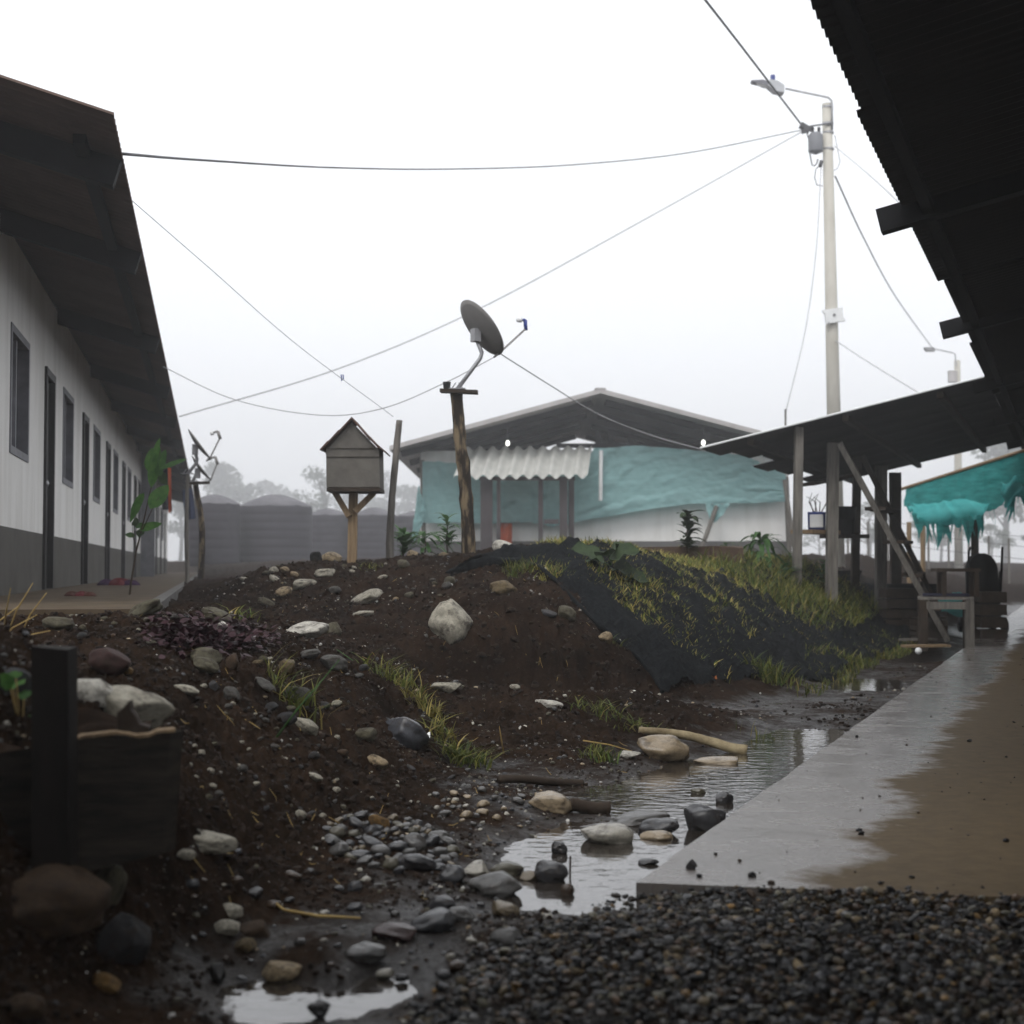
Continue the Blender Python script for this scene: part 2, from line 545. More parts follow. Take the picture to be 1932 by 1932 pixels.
def hz(X, Y):
    X = np.atleast_1d(np.asarray(X, float)); Y = np.atleast_1d(np.asarray(Y, float))
    z = hbase(X, Y)
    L = X * L2[0] + Y * L2[1]
    under = (L < 1.12) & (X * E2[0] + Y * E2[1] > 3.6)
    rough = np.clip((z + .09) / .2, .22, 1)
    cut = np.exp(-((X - .15) / .6) ** 4) * np.exp(-((Y - 9.27) / .22) ** 2)
    z = z + cut * (.13 * fbm(X * 6, Y * 9, 3, 51) + .08 * fbm(X * 20, Y * 26, 3, 53))
    d = .055 * fbm(X * 2.2, Y * 2.2, 3, 3) + .046 * fbm(X * 9, Y * 9, 3, 9) + .034 * fbm(X * 34, Y * 34, 3, 21, .6)
    z = z + d * rough
    z = np.where(under, np.minimum(z, -.11), z)
    Lf = X * L1[0] + Y * L1[1]; tf = X * E1[0] + Y * E1[1]
    z = np.where((Lf > .30) & (tf > 7.0) & (tf < 62), np.minimum(z, .52), z)
    return z


def hz1(x, y):
    return float(hz(x, y)[0])


def T(px, py, lo=1.6, hi=40):
    """where the ray through a photo pixel meets the ground"""
    d = ray(px, py)
    Y = np.exp(np.linspace(math.log(lo), math.log(hi), 700))
    X = d[0] / d[1] * Y
    zr = CAM_Z + d[2] / d[1] * Y
    g = hz(X, Y)
    g = np.maximum(g, np.where(Y < 11, WATER_Z - .004, -9))
    k = np.argmax(g > zr)
    if g[k] <= zr[k]: k = len(Y) - 1
    return np.array([X[k], Y[k], g[k]])


def soil_material():
    m = bpy.data.materials.new('soil')
    m.use_nodes = True
    nt = m.node_tree; N = nt.nodes; Lk = nt.links
    b = N['Principled BSDF']
    geo = N.new('ShaderNodeNewGeometry')
    sep = N.new('ShaderNodeSeparateXYZ'); Lk.new(geo.outputs['Position'], sep.inputs[0])
    n1 = N.new('ShaderNodeTexNoise'); n1.inputs['Scale'].default_value = 3.0; n1.inputs['Detail'].default_value = 8; n1.inputs['Roughness'].default_value = .7
    Lk.new(geo.outputs['Position'], n1.inputs['Vector'])
    n2 = N.new('ShaderNodeTexNoise'); n2.inputs['Scale'].default_value = 55.0; n2.inputs['Detail'].default_value = 6; n2.inputs['Roughness'].default_value = .75
    Lk.new(geo.outputs['Position'], n2.inputs['Vector'])
    r1 = N.new('ShaderNodeValToRGB')
    r1.color_ramp.elements[0].position = .34; r1.color_ramp.elements[0].color = (.0065, .0042, .0029, 1)
    r1.color_ramp.elements[1].position = .68; r1.color_ramp.elements[1].color = (.031, .0195, .0128, 1)
    Lk.new(n1.outputs['Fac'], r1.inputs['Fac'])
    r2 = N.new('ShaderNodeValToRGB')
    r2.color_ramp.elements[0].position = .3; r2.color_ramp.elements[0].color = (.5, .5, .5, 1)
    r2.color_ramp.elements[1].position = .72; r2.color_ramp.elements[1].color = (1.5, 1.45, 1.4, 1)
    Lk.new(n2.outputs['Fac'], r2.inputs['Fac'])
    mx = N.new('ShaderNodeMixRGB'); mx.blend_type = 'MULTIPLY'; mx.inputs['Fac'].default_value = 1
    Lk.new(r1.outputs['Color'], mx.inputs['Color1']); Lk.new(r2.outputs['Color'], mx.inputs['Color2'])
    # wet mud just above the water line: smoother and greyer
    add = N.new('ShaderNodeMath'); add.operation = 'MULTIPLY_ADD'
    Lk.new(n1.outputs['Fac'], add.inputs[0]); add.inputs[1].default_value = .34; Lk.new(sep.outputs['Z'], add.inputs[2])
    wet = N.new('ShaderNodeMapRange'); wet.inputs['From Min'].default_value = .155; wet.inputs['From Max'].default_value = .08
    wet.inputs['To Min'].default_value = 0; wet.inputs['To Max'].default_value = 1
    Lk.new(add.outputs[0], wet.inputs['Value'])
    mud = N.new('ShaderNodeMixRGB'); mud.inputs['Color2'].default_value = (.011, .0085, .007, 1)
    mf = N.new('ShaderNodeMath'); mf.operation = 'MULTIPLY'; mf.inputs[1].default_value = .6
    Lk.new(wet.outputs[0], mf.inputs[0]); Lk.new(mf.outputs[0], mud.inputs['Fac'])
    Lk.new(mx.outputs['Color'], mud.inputs['Color1'])
    Lk.new(mud.outputs['Color'], b.inputs['Base Color'])
    rr = N.new('ShaderNodeMapRange'); rr.inputs['To Min'].default_value = .82; rr.inputs['To Max'].default_value = .30
    Lk.new(wet.outputs[0], rr.inputs['Value']); Lk.new(rr.outputs[0], b.inputs['Roughness'])
    ss = N.new('ShaderNodeMapRange'); ss.inputs['To Min'].default_value = .02; ss.inputs['To Max'].default_value = .36
    Lk.new(wet.outputs[0], ss.inputs['Value']); Lk.new(ss.outputs[0], b.inputs['Specular IOR Level'])
    bp = N.new('ShaderNodeBump'); bp.inputs['Strength'].default_value = .8; bp.inputs['Distance'].default_value = .012
    n3 = N.new('ShaderNodeTexNoise'); n3.inputs['Scale'].default_value = 90; n3.inputs['Detail'].default_value = 5; n3.inputs['Roughness'].default_value = .7
    Lk.new(geo.outputs['Position'], n3.inputs['Vector']); Lk.new(n3.outputs['Fac'], bp.inputs['Height'])
    Lk.new(bp.outputs['Normal'], b.inputs['Normal'])
    return m


M['soil'] = soil_material()


def build_ground():
    u = np.concatenate((-np.exp(np.linspace(math.log(25), math.log(.44), 22))[:-1], np.linspace(-.43, .44, 760), np.exp(np.linspace(math.log(.45), math.log(25), 22))[1:]))
    w = np.concatenate((np.exp(np.linspace(math.log(1.5), math.log(20), 900)), np.exp(np.linspace(math.log(20), math.log(500), 60))[1:]))
    yback = np.array([-40, -25, -15, -8, -4, -1.5, 0, .6, 1.1])
    rows = []
    for y in np.concatenate((yback, w)):
        rows.append(np.stack([u * max(y, 1.5), np.full_like(u, y)], 1))
    A = np.array(rows)
    X, Y = A[..., 0], A[..., 1]
    Z = hz(X.ravel(), Y.ravel()).reshape(X.shape)
    nv, nu = X.shape
    verts = np.stack([X, Y, Z], -1).reshape(-1, 3)
    i, j = np.meshgrid(np.arange(nv - 1), np.arange(nu - 1), indexing='ij')
    a = (i * nu + j).ravel()
    f = np.stack([a, a + 1, a + nu + 1, a + nu], 1)
    me = mesh_np('ground', verts, f.ravel(), np.full(len(f), 4), M['soil'], True)
    o = link('ground', me, None, (0, 0, 0))
    return tag(o, 'dark brown soil with mounds, banks and wet mud', 'ground', kind='structure')


build_ground()

# ---- water
def water_material():
    m = bpy.data.materials.new('water')
    m.use_nodes = True
    nt = m.node_tree; N = nt.nodes; Lk = nt.links
    b = N['Principled BSDF']
    b.inputs['Base Color'].default_value = (.028, .023, .019, 1)
    b.inputs['Roughness'].default_value = .03
    b.inputs['IOR'].default_value = 2.1
    geo = N.new('ShaderNodeNewGeometry')
    mp = N.new('ShaderNodeMapping'); mp.inputs['Scale'].default_value = (1, 1.6, 1)
    Lk.new(geo.outputs['Position'], mp.inputs['Vector'])
    n = N.new('ShaderNodeTexNoise'); n.inputs['Scale'].default_value = 11; n.inputs['Detail'].default_value = 3
    Lk.new(mp.outputs['Vector'], n.inputs['Vector'])
    bp = N.new('ShaderNodeBump'); bp.inputs['Strength'].default_value = .10; bp.inputs['Distance'].default_value = .02
    Lk.new(n.outputs['Fac'], bp.inputs['Height']); Lk.new(bp.outputs['Normal'], b.inputs['Normal'])
    return m


M['water'] = water_material()
mb = MB()
# long puddle beside the walkway, kept to the open side of its edge
LE = 1.10
poly = [W2(3.2, 1.13, WATER_Z), W2(13.5, 1.13, WATER_Z), W2(13.5, 2.0, WATER_Z), W2(9, 2.35, WATER_Z), W2(6, 2.4, WATER_Z), W2(4.2, 2.4, WATER_Z), W2(3.3, 1.9, WATER_Z)]
mb.add(poly, [tuple(range(len(poly)))[::-1]])
o = mb.build('water', M['water'], origin=(0, 0, 0))
tag(o, 'rain puddle along the concrete walkway', 'puddle', kind='structure')
mb = MB()
c = G(580, 1880, -.085)
poly = [c + V(.75 * math.cos(a), .5 * math.sin(a), 0) for a in np.linspace(0, 2 * math.pi, 24, endpoint=False)]
mb.add(poly, [tuple(range(len(poly)))])
o = mb.build('water', M['water'], origin=(0, 0, 0))
tag(o, 'small rain puddle at the near left', 'puddle', kind='structure')

# ---- concrete walkway on the right
def walkway_material():
    m = bpy.data.materials.new('walkway_concrete')
    m.use_nodes = True
    nt = m.node_tree; N = nt.nodes; Lk = nt.links
    b = N['Principled BSDF']
    geo = N.new('ShaderNodeNewGeometry')

    def dot(vec):
        d = N.new('ShaderNodeVectorMath'); d.operation = 'DOT_PRODUCT'
        Lk.new(geo.outputs['Position'], d.inputs[0]); d.inputs[1].default_value = vec
        return d.outputs['Value']
    Lc = dot(tuple(L2)); tc = dot(tuple(E2))
    cb = N.new('ShaderNodeCombineXYZ'); Lk.new(Lc, cb.inputs[0]); Lk.new(tc, cb.inputs[1])
    def nz(scale, st, det, rg):
        mp = N.new('ShaderNodeMapping'); mp.inputs['Rotation'].default_value = (0, 0, R(-21)); mp.inputs['Scale'].default_value = st
        Lk.new(cb.outputs[0], mp.inputs['Vector'])
        n = N.new('ShaderNodeTexNoise'); n.inputs['Scale'].default_value = scale; n.inputs['Detail'].default_value = det; n.inputs['Roughness'].default_value = rg
        Lk.new(mp.outputs[0], n.inputs['Vector'])
        return n.outputs['Fac']

    def madd(a, k, b_):
        m_ = N.new('ShaderNodeMath'); m_.operation = 'MULTIPLY_ADD'; Lk.new(a, m_.inputs[0]); m_.inputs[1].default_value = k
        if hasattr(b_, 'links'): Lk.new(b_, m_.inputs[2])
        else: m_.inputs[2].default_value = b_
        return m_.outputs[0]
    big = nz(1.3, (1, 1.2, 1), 4, .55); fine = nz(7, (1, 1.25, 1), 9, .72); blot = nz(3.5, (1, 1.6, 1), 8, .68)
    wsum = madd(fine, .40, madd(big, .5, Lc))
    wet = N.new('ShaderNodeMapRange'); wet.inputs['From Min'].default_value = 1.03; wet.inputs['From Max'].default_value = 1.15
    Lk.new(wsum, wet.inputs['Value'])
    n2 = N.new('ShaderNodeTexNoise'); n2.inputs['Scale'].default_value = 14; n2.inputs['Detail'].default_value = 8; n2.inputs['Roughness'].default_value = .7
    Lk.new(geo.outputs['Position'], n2.inputs['Vector'])
    r1 = N.new('ShaderNodeValToRGB')
    r1.color_ramp.elements[0].position = .3; r1.color_ramp.elements[0].color = (.054, .036, .0165, 1)
    r1.color_ramp.elements[1].position = .75; r1.color_ramp.elements[1].color = (.104, .072, .036, 1)
    Lk.new(n2.outputs['Fac'], r1.inputs['Fac'])
    mx = N.new('ShaderNodeMixRGB'); mx.inputs['Color2'].default_value = (.14, .13, .126, 1)
    mf = N.new('ShaderNodeMath'); mf.operation = 'MULTIPLY'; mf.inputs[1].default_value = .75; Lk.new(wet.outputs[0], mf.inputs[0]); Lk.new(mf.outputs[0], mx.inputs['Fac'])
    Lk.new(r1.outputs['Color'], mx.inputs['Color1'])
    Lk.new(mx.outputs['Color'], b.inputs['Base Color'])
    rr = N.new('ShaderNodeMapRange'); rr.inputs['To Min'].default_value = .62
    Lk.new(wet.outputs[0], rr.inputs['Value']); Lk.new(rr.outputs[0], b.inputs['Roughness'])
    wr = N.new('ShaderNodeMapRange'); wr.inputs['From Min'].default_value = .38; wr.inputs['From Max'].default_value = .66; wr.inputs['To Min'].default_value = .10; wr.inputs['To Max'].default_value = .38
    Lk.new(blot, wr.inputs['Value']); Lk.new(wr.outputs[0], rr.inputs['To Max'])
    sp_l = N.new('ShaderNodeMapRange'); sp_l.inputs['To Min'].default_value = .14; sp_l.inputs['To Max'].default_value = .95
    Lk.new(wet.outputs[0], sp_l.inputs['Value']); Lk.new(sp_l.outputs[0], b.inputs['Specular IOR Level'])
    bp = N.new('ShaderNodeBump'); bp.inputs['Strength'].default_value = .4; bp.inputs['Distance'].default_value = .008
    n3 = N.new('ShaderNodeTexNoise'); n3.inputs['Scale'].default_value = 30; n3.inputs['Detail'].default_value = 6
    mp3 = N.new('ShaderNodeMapping'); mp3.inputs['Scale'].default_value = (1, 2.6, 1); Lk.new(cb.outputs[0], mp3.inputs['Vector'])
    Lk.new(mp3.outputs[0], n3.inputs['Vector']); Lk.new(n3.outputs['Fac'], bp.inputs['Height']); Lk.new(bp.outputs['Normal'], b.inputs['Normal'])
    return m


M['walkway'] = walkway_material()
cor = G(1200, 1665, 0)
LW = float(np.dot(cor, L2)); tW = float(np.dot(cor, E2))
fr = G(1932, 1694, 0)
mb = MB()
n = 220
edge = []
for k in range(n + 1):
    t = tW + (46 - tW) * (k / n) ** 1.6
    edge.append(W2(t, LW + .012 * float(fbm(np.array([t * 3.0]), np.array([1.5]), 4, 5)[0]), 0))
fd = nrm(fr - cor)
front = [cor + fd * s for s in np.linspace(0, 1.9, 14)]
inner_far = W2(46, -1.0, 0)
inner_near = W2(float(np.dot(front[-1], E2)), -1.0, 0)
poly = [p + V(0, 0, 0) for p in front[::-1]] + edge[1:] + [inner_far]
mb.add(poly, [tuple(range(len(poly)))[::-1]])
low = [p - V(0, 0, .16) for p in poly]
nn = len(poly)
mb.add(poly + low, [(i, (i + 1) % nn, nn + (i + 1) % nn, nn + i) for i in range(nn)])
o = mb.build('concrete_walkway', M['walkway'], origin=(0, 0, 0))
tag(o, 'concrete walkway under the right eave', 'walkway', kind='structure')

# ---- walkway of the left row house
M['walk_left'] = mat('walk_left', (.058, .042, .026), (.09, .066, .042), .85, 3, bump=.2, bscale=30)
mb = MB()
mb.prism([W1(7.6, .36, .43), W1(62, .36, .43), W1(62, 1.7, .43), W1(7.6, 1.7, .43)][::-1], V(0, 0, .21))
o = mb.build('walkway', M['walk_left'], origin=(0, 0, 0))
tag(o, 'raised walkway in front of the left row house', 'walkway', kind='structure')
mb = MB()
mb.beam(W1(7.6, .31, .57), W1(62, .31, .57), .08, .155)
mb.build('kerb', mat('kerb_concrete', (.085, .08, .074), (.13, .125, .12), .7, 4, bump=.2), origin=(0, 0, 0))
tag(bpy.data.objects['kerb'], 'concrete kerb along the left walkway', 'kerb', kind='structure')

# ------------------------------------------------------------------ houses
def corrugated(mb, o, along, slope, length, run, pitch, amp, nseg=6, nr=2, up=V(0, 0, 1)):
    """sheet starting at o: waves repeat along `along`, ridges run down `slope`"""
    k = max(2, int(length / pitch * nseg))
    s = np.linspace(0, length, k + 1)
    b = len(mb.v)
    for a in s:
        for j in range(nr + 1):
            p = o + along * a + slope * (run * j / nr) + up * (amp * math.sin(2 * math.pi * a / pitch))
            mb.v.append(tuple(p))
    for i in range(k):
        for j in range(nr):
            q = b + i * (nr + 1) + j
            mb.f.append((q, q + nr + 1, q + nr + 2, q + 1))


# ---- left row house
FL1 = .645                         # its floor
EZ1 = CAM_Z + 2.33
h1 = thing('row_house', W1(8, 1.5, FL1), 'long white row house with grey base and wide dark eave on the left', 'house')
WT0, WT1 = 8.4, 55.0
DT = [14.42 + 4.1 * i for i in range(10)]
WL = 1.5
doorz = FL1 + 2.06
bandz = FL1 + .51
win = [12.25 + 4.1 * i for i in range(0, 10)]
# wall with real openings: piers between openings, aprons and heads
openings = sorted([(t - .37, t + .37, FL1, doorz) for t in DT] + [(t - .58, t + .58, FL1 + 1.08, FL1 + 2.08) for t in win])
mbw, mbb = MB(), MB()


def wallbox(t0, t1, z0, z1, mbx, L0=WL, th=.12):
    if z1 - z0 < .01: return
    mbx.prism([W1(t0, L0, z0), W1(t1, L0, z0), W1(t1, L0 + th, z0), W1(t0, L0 + th, z0)][::-1], V(0, 0, z1 - z0))


def wallcol(t0, t1, z0, z1):
    a, b_ = max(z0, FL1 - .15), min(z1, bandz)
    if b_ > a: wallbox(t0, t1, a, b_, mbb)
    a, b_ = max(z0, bandz), z1
    if b_ > a: wallbox(t0, t1, a, b_, mbw)


ZT = EZ1 + .22
t = WT0
for (a, b_, z0, z1) in openings:
    wallcol(t, a, FL1 - .15, ZT)
    wallcol(a, b_, FL1 - .15, z0)
    wallcol(a, b_, z1, ZT)
    t = b_
wallcol(t, WT1, FL1 - .15, ZT)
# end and rear walls
mbw.prism([W1(WT0 + .01, WL + .13, FL1 - .1), W1(WT0 + .01, WL + 6, FL1 - .1), W1(WT0 + .13, WL + 6, FL1 - .1), W1(WT0 + .13, WL + .13, FL1 - .1)], V(0, 0, ZT - FL1 + .1))
mbw.prism([W1(WT0 + .14, WL + 5.88, FL1 - .1), W1(WT1, WL + 5.88, FL1 - .1), W1(WT1, WL + 6, FL1 - .1), W1(WT0 + .14, WL + 6, FL1 - .1)][::-1], V(0, 0, ZT - FL1 + .1))
mbw.prism([W1(WT1 - .12, WL + .13, FL1 - .1), W1(WT1, WL + .13, FL1 - .1), W1(WT1, WL + 5.87, FL1 - .1), W1(WT1 - .12, WL + 5.87, FL1 - .1)][::-1], V(0, 0, ZT - FL1 + .1))
mbw.build('wall', M['white_wall'], h1)
o = mbb.build('wall_base', M['grey_paint'], h1); o['label'] = 'grey painted lower band'
for t in DT:
    d = MB().prism([W1(t - .31, WL + .03, FL1), W1(t + .31, WL + .03, FL1), W1(t + .31, WL + .07, FL1), W1(t - .31, WL + .07, FL1)][::-1], V(0, 0, 2.0)).build('door', M['dark_frame'], h1)
    f = MB()
    for s in (-.35, .35):
        f.beam(W1(t + s, WL + .04, FL1), W1(t + s, WL + .04, doorz), .07, .13, up=L1)
    f.beam(W1(t - .31, WL + .04, doorz - .04), W1(t + .31, WL + .04, doorz - .04), .13, .07)
    f.build('door_frame', M['dark_frame'], d)
    MB().lathe(W1(t - .26, WL + .03, FL1 + .98), [(0, .07), (.03, .06), (.035, .03), (.012, .02), (.012, 0)], 10, -L1).build('handle', M['galv'], d, True)
for t in win:
    z0, z1 = FL1 + 1.08, FL1 + 2.08
    f = MB()
    for s in (-.55, .55):
        f.beam(W1(t + s, WL + .055, z0), W1(t + s, WL + .055, z1), .06, .13, up=L1)
    f.beam(W1(t - .52, WL + .055, z0 + .03), W1(t + .52, WL + .055, z0 + .03), .13, .06)
    f.beam(W1(t - .52, WL + .055, z1 - .03), W1(t + .52, WL + .055, z1 - .03), .13, .06)
    f.beam(W1(t, WL + .055, z0 + .06), W1(t, WL + .055, z1 - .06), .05, .06, up=L1)
    f.beam(W1(t + .09, WL + .07, z0 + .06), W1(t + .09, WL + .07, z1 - .06), .05, .04, up=L1)
    f = f.build('window', M['grey_frame'], h1)
    MB().prism([W1(t - .52, WL + .08, z0 + .05), W1(t + .52, WL + .08, z0 + .05), W1(t + .52, WL + .09, z0 + .05), W1(t - .52, WL + .09, z0 + .05)][::-1], V(0, 0, .9)).build('pane', M['glass'], f)
for t in (win[0], win[3]):  # pale panels before the panes paint the sky's reflection in the glass
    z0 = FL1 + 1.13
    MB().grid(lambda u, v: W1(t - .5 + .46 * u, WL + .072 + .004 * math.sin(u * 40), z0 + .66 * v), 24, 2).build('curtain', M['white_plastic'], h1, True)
# roof
SL1 = .285
dn = nrm(L1 + V(0, 0, SL1))
mb = MB()
RT0 = 7.72
corrugated(mb, W1(RT0, .50, EZ1), E1, dn, 49.5, 4.35, .11, .021, 8, 3)
corrugated(mb, W1(RT0, .50, EZ1) + dn * 4.3 + V(0, 0, .02), E1, nrm(L1 - V(0, 0, SL1)), 49.5, 4.35, .085, .013, 4, 2)
roof1 = mb.build('roof', M['roof_sheet'], h1)
for t in [8.55, 11.05, 15.15] + [19.25 + 4.1 * i for i in range(9)]:
    a = W1(t, .53, EZ1 - .095); b_ = a + dn * 4.2
    MB().beam(a, b_, .09, .16).build('rafter', M['beam_dark'], roof1)
for s in (.22, 1.15, 2.2):
    MB().beam(W1(RT0 + .5, .5, EZ1 - .05) + dn * s, W1(RT0 + 49, .5, EZ1 - .05) + dn * s, .07, .05).build('purlin', M['beam_dark'], roof1)
MB().beam(W1(33.2, 1.33, FL1), W1(33.2, 1.33, EZ1 + .2), .30, .12, up=E1).build('partition', M['grey_frame'], h1)

# ---- right house (its roof passes over the camera)
EZ2, EL2 = CAM_Z + 2.03, .865
h2 = thing('house', W2(10, -.75, 0), 'dark roofed house on the right with rafter tails under a broad eave', 'house')
mb = MB()
SL2 = .22
up2 = nrm(-L2 + V(0, 0, SL2))
t = 3.4
# roof in overlapping sheets so that the edge steps a little
ti = 0
while t < 46:
    ln = min(4.1 if ti % 2 else 3.2, 46 - t)
    off = (.0, .03, -.015, .02)[ti % 4]
    corrugated(mb, W2(t, EL2 + off, EZ2 + .012 * (ti % 2)), E2, up2, ln + .06, 5.6, .10, .010, 6, 3)
    t += ln; ti += 1
corrugated(mb, W2(3.4, EL2, EZ2) + up2 * 5.5, E2, nrm(-L2 - V(0, 0, SL2)), 42.5, 4.5, .10, .010, 4, 2)
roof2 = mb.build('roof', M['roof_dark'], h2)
for i in range(9):
    t = 8.5 + 4.12 * i
    a = W2(t, EL2 + .16, EZ2 - .06); b_ = a + up2 * 5.3
    MB().beam(a, b_, .10, .135).build('rafter', M['beam_black'], roof2)
for s in (.12, 1.3, 2.5):
    MB().beam(W2(3.6, EL2, EZ2 - .045) + up2 * s, W2(45.8, EL2, EZ2 - .045) + up2 * s, .06, .05).build('purlin', M['beam_black'], roof2)
mb, m2 = MB(), MB()
mb.prism([W2(3.6, -.85, .5), W2(46, -.85, .5), W2(46, -.97, .5), W2(3.6, -.97, .5)], V(0, 0, EZ2 - .35))
m2.prism([W2(3.6, -.84, -.1), W2(46, -.84, -.1), W2(46, -.97, -.1), W2(3.6, -.97, -.1)], V(0, 0, .597))
mb.build('wall', M['white_wall'], h2); m2.build('wall_base', M['grey_paint'], h2)
for i in range(8):
    t = 6.7 + 4.1 * i
    MB().prism([W2(t - .44, -.79, 0.01), W2(t + .44, -.79, 0.01), W2(t + .44, -.835, 0.01), W2(t - .44, -.835, 0.01)], V(0, 0, 2.05)).build('door', M['dark_frame'], h2)
    w_ = MB()
    for s in (-.5, .5):
        w_.beam(W2(t + 2 + s, -.83, 1.1), W2(t + 2 + s, -.83, 2.1), .06, .06)
    w_.beam(W2(t + 1.53, -.83, 1.13), W2(t + 2.47, -.83, 1.13), .06, .06); w_.beam(W2(t + 1.53, -.83, 2.07), W2(t + 2.47, -.83, 2.07), .06, .06)
    w_ = w_.build('window', M['grey_frame'], h2)
    MB().prism([W2(t + 1.53, -.838, 1.16), W2(t + 2.47, -.838, 1.16), W2(t + 2.47, -.846, 1.16), W2(t + 1.53, -.846, 1.16)], V(0, 0, .88)).build('pane', M['glass'], w_)

# ---- unseen roof on posts, added behind and above the camera to shade the foreground
cv = thing('porch', (0, -2.5, 0), 'open porch roof on posts over the gravel behind the viewer', 'porch')
mb = MB()
corrugated(mb, V(-5.0, 2.0, 2.95), V(1, 0, 0), nrm(V(0, -1, .12)), 9.5, 7.5, .10, .010, 5, 2)
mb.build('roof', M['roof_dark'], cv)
for x, y in ((-4.8, -5.2), (4.2, -5.2), (4.2, 1.2), (-4.8, -1.5)):
    MB().beam(V(x, y, -.2), V(x, y, 3.0 + (2 - y) * .12 - .08), .12, .12).build('post', M['timber_dark'], cv)
mb = MB()
mb.beam(V(-4.8, -5.3, 1.3), V(4.2, -5.3, 1.3), .1, 2.6)
mb.build('wall', M['beam_dark'], cv)
mb = MB(); mb.beam(V(-5.0, -5.2, 1.3), V(-5.0, .5, 1.3), .1, 2.6)
mb.build('wall', M['beam_dark'], cv)

# ---- house at the back, gable towards us
YB = 32.0; YW = 33.4
gb = thing('house', V(2.0, YW, .95), 'house at the back with a low grey gable roof and green netting', 'house')
ap = P(1133, 733, YB); le = P(735, 841, YB); re = P(1532, 838, YB)
th = V(0, 0, -.10)
mb = MB()
ln = V(0, 11.2, 0)
for a, b_ in ((ap, le), (ap, re)):
    mb.prism([a, b_, b_ + th, a + th], ln)
rb = mb.build('roof', M['grey_sheet'], gb)
for a, b_ in ((ap, le), (ap, re)):
    d_ = nrm(b_ - a)
    for y in (.8, 3.6, 6.4, 9.4):
        MB().beam(a + V(0, y, -.18) + d_ * .15, b_ + V(0, y, -.18) - d_ * .2, .08, .14).build('rafter', M['beam_dark'], rb)
mb = MB(); mb.beam(ap + V(0, -.01, -.0), ap + V(0, 11.2, -.0), .24, .03); mb.build('ridge_cap', M['grey_sheet'], rb)
wl, wr = P(793, 1000, YW)[0], P(1488, 1000, YW)[0]
zb = CAM_Z + (1070 - 1021) / FPX * YW
ztop = CAM_Z + (1070 - 850) / FPX * YW
mb, m2 = MB(), MB()
for x0, x1, y0, y1 in ((wl, wr, YW, YW + .12), (wl, wl + .12, YW + .13, YW + 8.6), (wr - .12, wr, YW + .13, YW + 8.6), (wl + .13, wr - .13, YW + 8.48, YW + 8.6)):
    mb.prism([V(x0, y0, zb), V(x1, y0, zb), V(x1, y1, zb), V(x0, y1, zb)][::-1], V(0, 0, ztop - zb))
    m2.prism([V(x0, y0 - (.003 if y0 == YW else 0), .8), V(x1, y0 - (.003 if y0 == YW else 0), .8), V(x1, y1, .8), V(x0, y1, .8)][::-1], V(0, 0, zb - .8))
mb.build('wall', M['white_wall'], gb); m2.build('wall_base', mat('grey_base', (.10, .095, .095), (.13, .125, .125), .8, 3), gb)
# tie beam and studs under the gable
mb = MB()
mb.beam(P(1050, 841, YW - .1), P(1240, 841, YW - .1), .1, .1)
for x, y0 in ((1128, 826), (1152, 822), (1190, 830)):
    mb.beam(P(x, 842, YW - .1), P(x, y0 - 12, YW - .1), .12, .1)
mb.build('gable_frame', M['beam_dark'], gb)
mb = MB()
mb.beam(P(796, 868, YW - .3), P(801, 1058, YW - .3), .1, .1)
mb.build('corner_post', M['timber_grey'], gb)
mb = MB()
mb.beam(P(1483, 900, YW - .3), P(1490, 1060, YW - .3), .1, .1)
mb.build('corner_post', M['timber_grey'], gb)
# lit doorway frames behind the awning
for x0, x1 in ((1017, 1028), (905, 934)):
    pass
M['porch_post'] = mat('porch_post', (.045, .038, .04), (.065, .055, .058), .7, 5)
pr = thing('awning', P(990, 1055, 31.6), 'pale corrugated awning on dark posts in front of the back house', 'awning')
mb = MB()
A0, A1 = P(876, 846, 33.1), P(1117, 844, 33.1)
B0 = P(855, 901, 31.4)
sl = B0 - A0
corrugated(mb, A0 - V(.0, 0, 0), nrm(A1 - A0), nrm(sl), float(np.linalg.norm(A1 - A0)), float(np.linalg.norm(sl)), .285, .05, 10, 4)
mb.build('roof_sheet', M['awning'], pr, True)
for x, w_, y in ((918, .26, 31.8), (941, .08, 31.8), (1020, .10, 31.8), (1063, .17, 31.8), (1078, .12, 32.0)):
    MB().beam(P(x, 900, y), P(x, 1064, y), w_, .12).build('post', M['porch_post'], pr)
MB().beam(P(1026, 984, 31.8), P(1054, 984, 31.8), .06, .1).build('rail', M['porch_post'], pr)
MB().beam(P(905, 903, 31.75), P(1085, 903, 31.75), .08, .08).build('beam', M['porch_post'], pr)
# cloth and net
def netsheet(name, top, bot, Y, mat_, label, folds=.05, nu=110, nv_=28, cat='net', sag=0.0, seed=1):
    tp = np.array([P(x, y, Y) for x, y in top]); bt = np.array([P(x, y, Y) for x, y in bot])

    def poly(a, u):
        k = u * (len(a) - 1); i = min(int(k), len(a) - 2); f = k - i
        return a[i] * (1 - f) + a[i + 1] * f
    mb = MB()

    def fn(u, v):
        p = poly(tp, u) * (1 - v) + poly(bt, u) * v
        n_ = float(fbm(np.array([u * 10 + v * 3]), np.array([v * 7 + u * 3 + seed]), 4, seed, .6)[0])
        return p + V(0, -abs(n_) * folds * 3.2 - folds * .3, n_ * folds * .9)
    mb.grid(fn, nu, nv_)
    o = mb.build(name, mat_, smooth=True)
    return tag(o, label, cat)


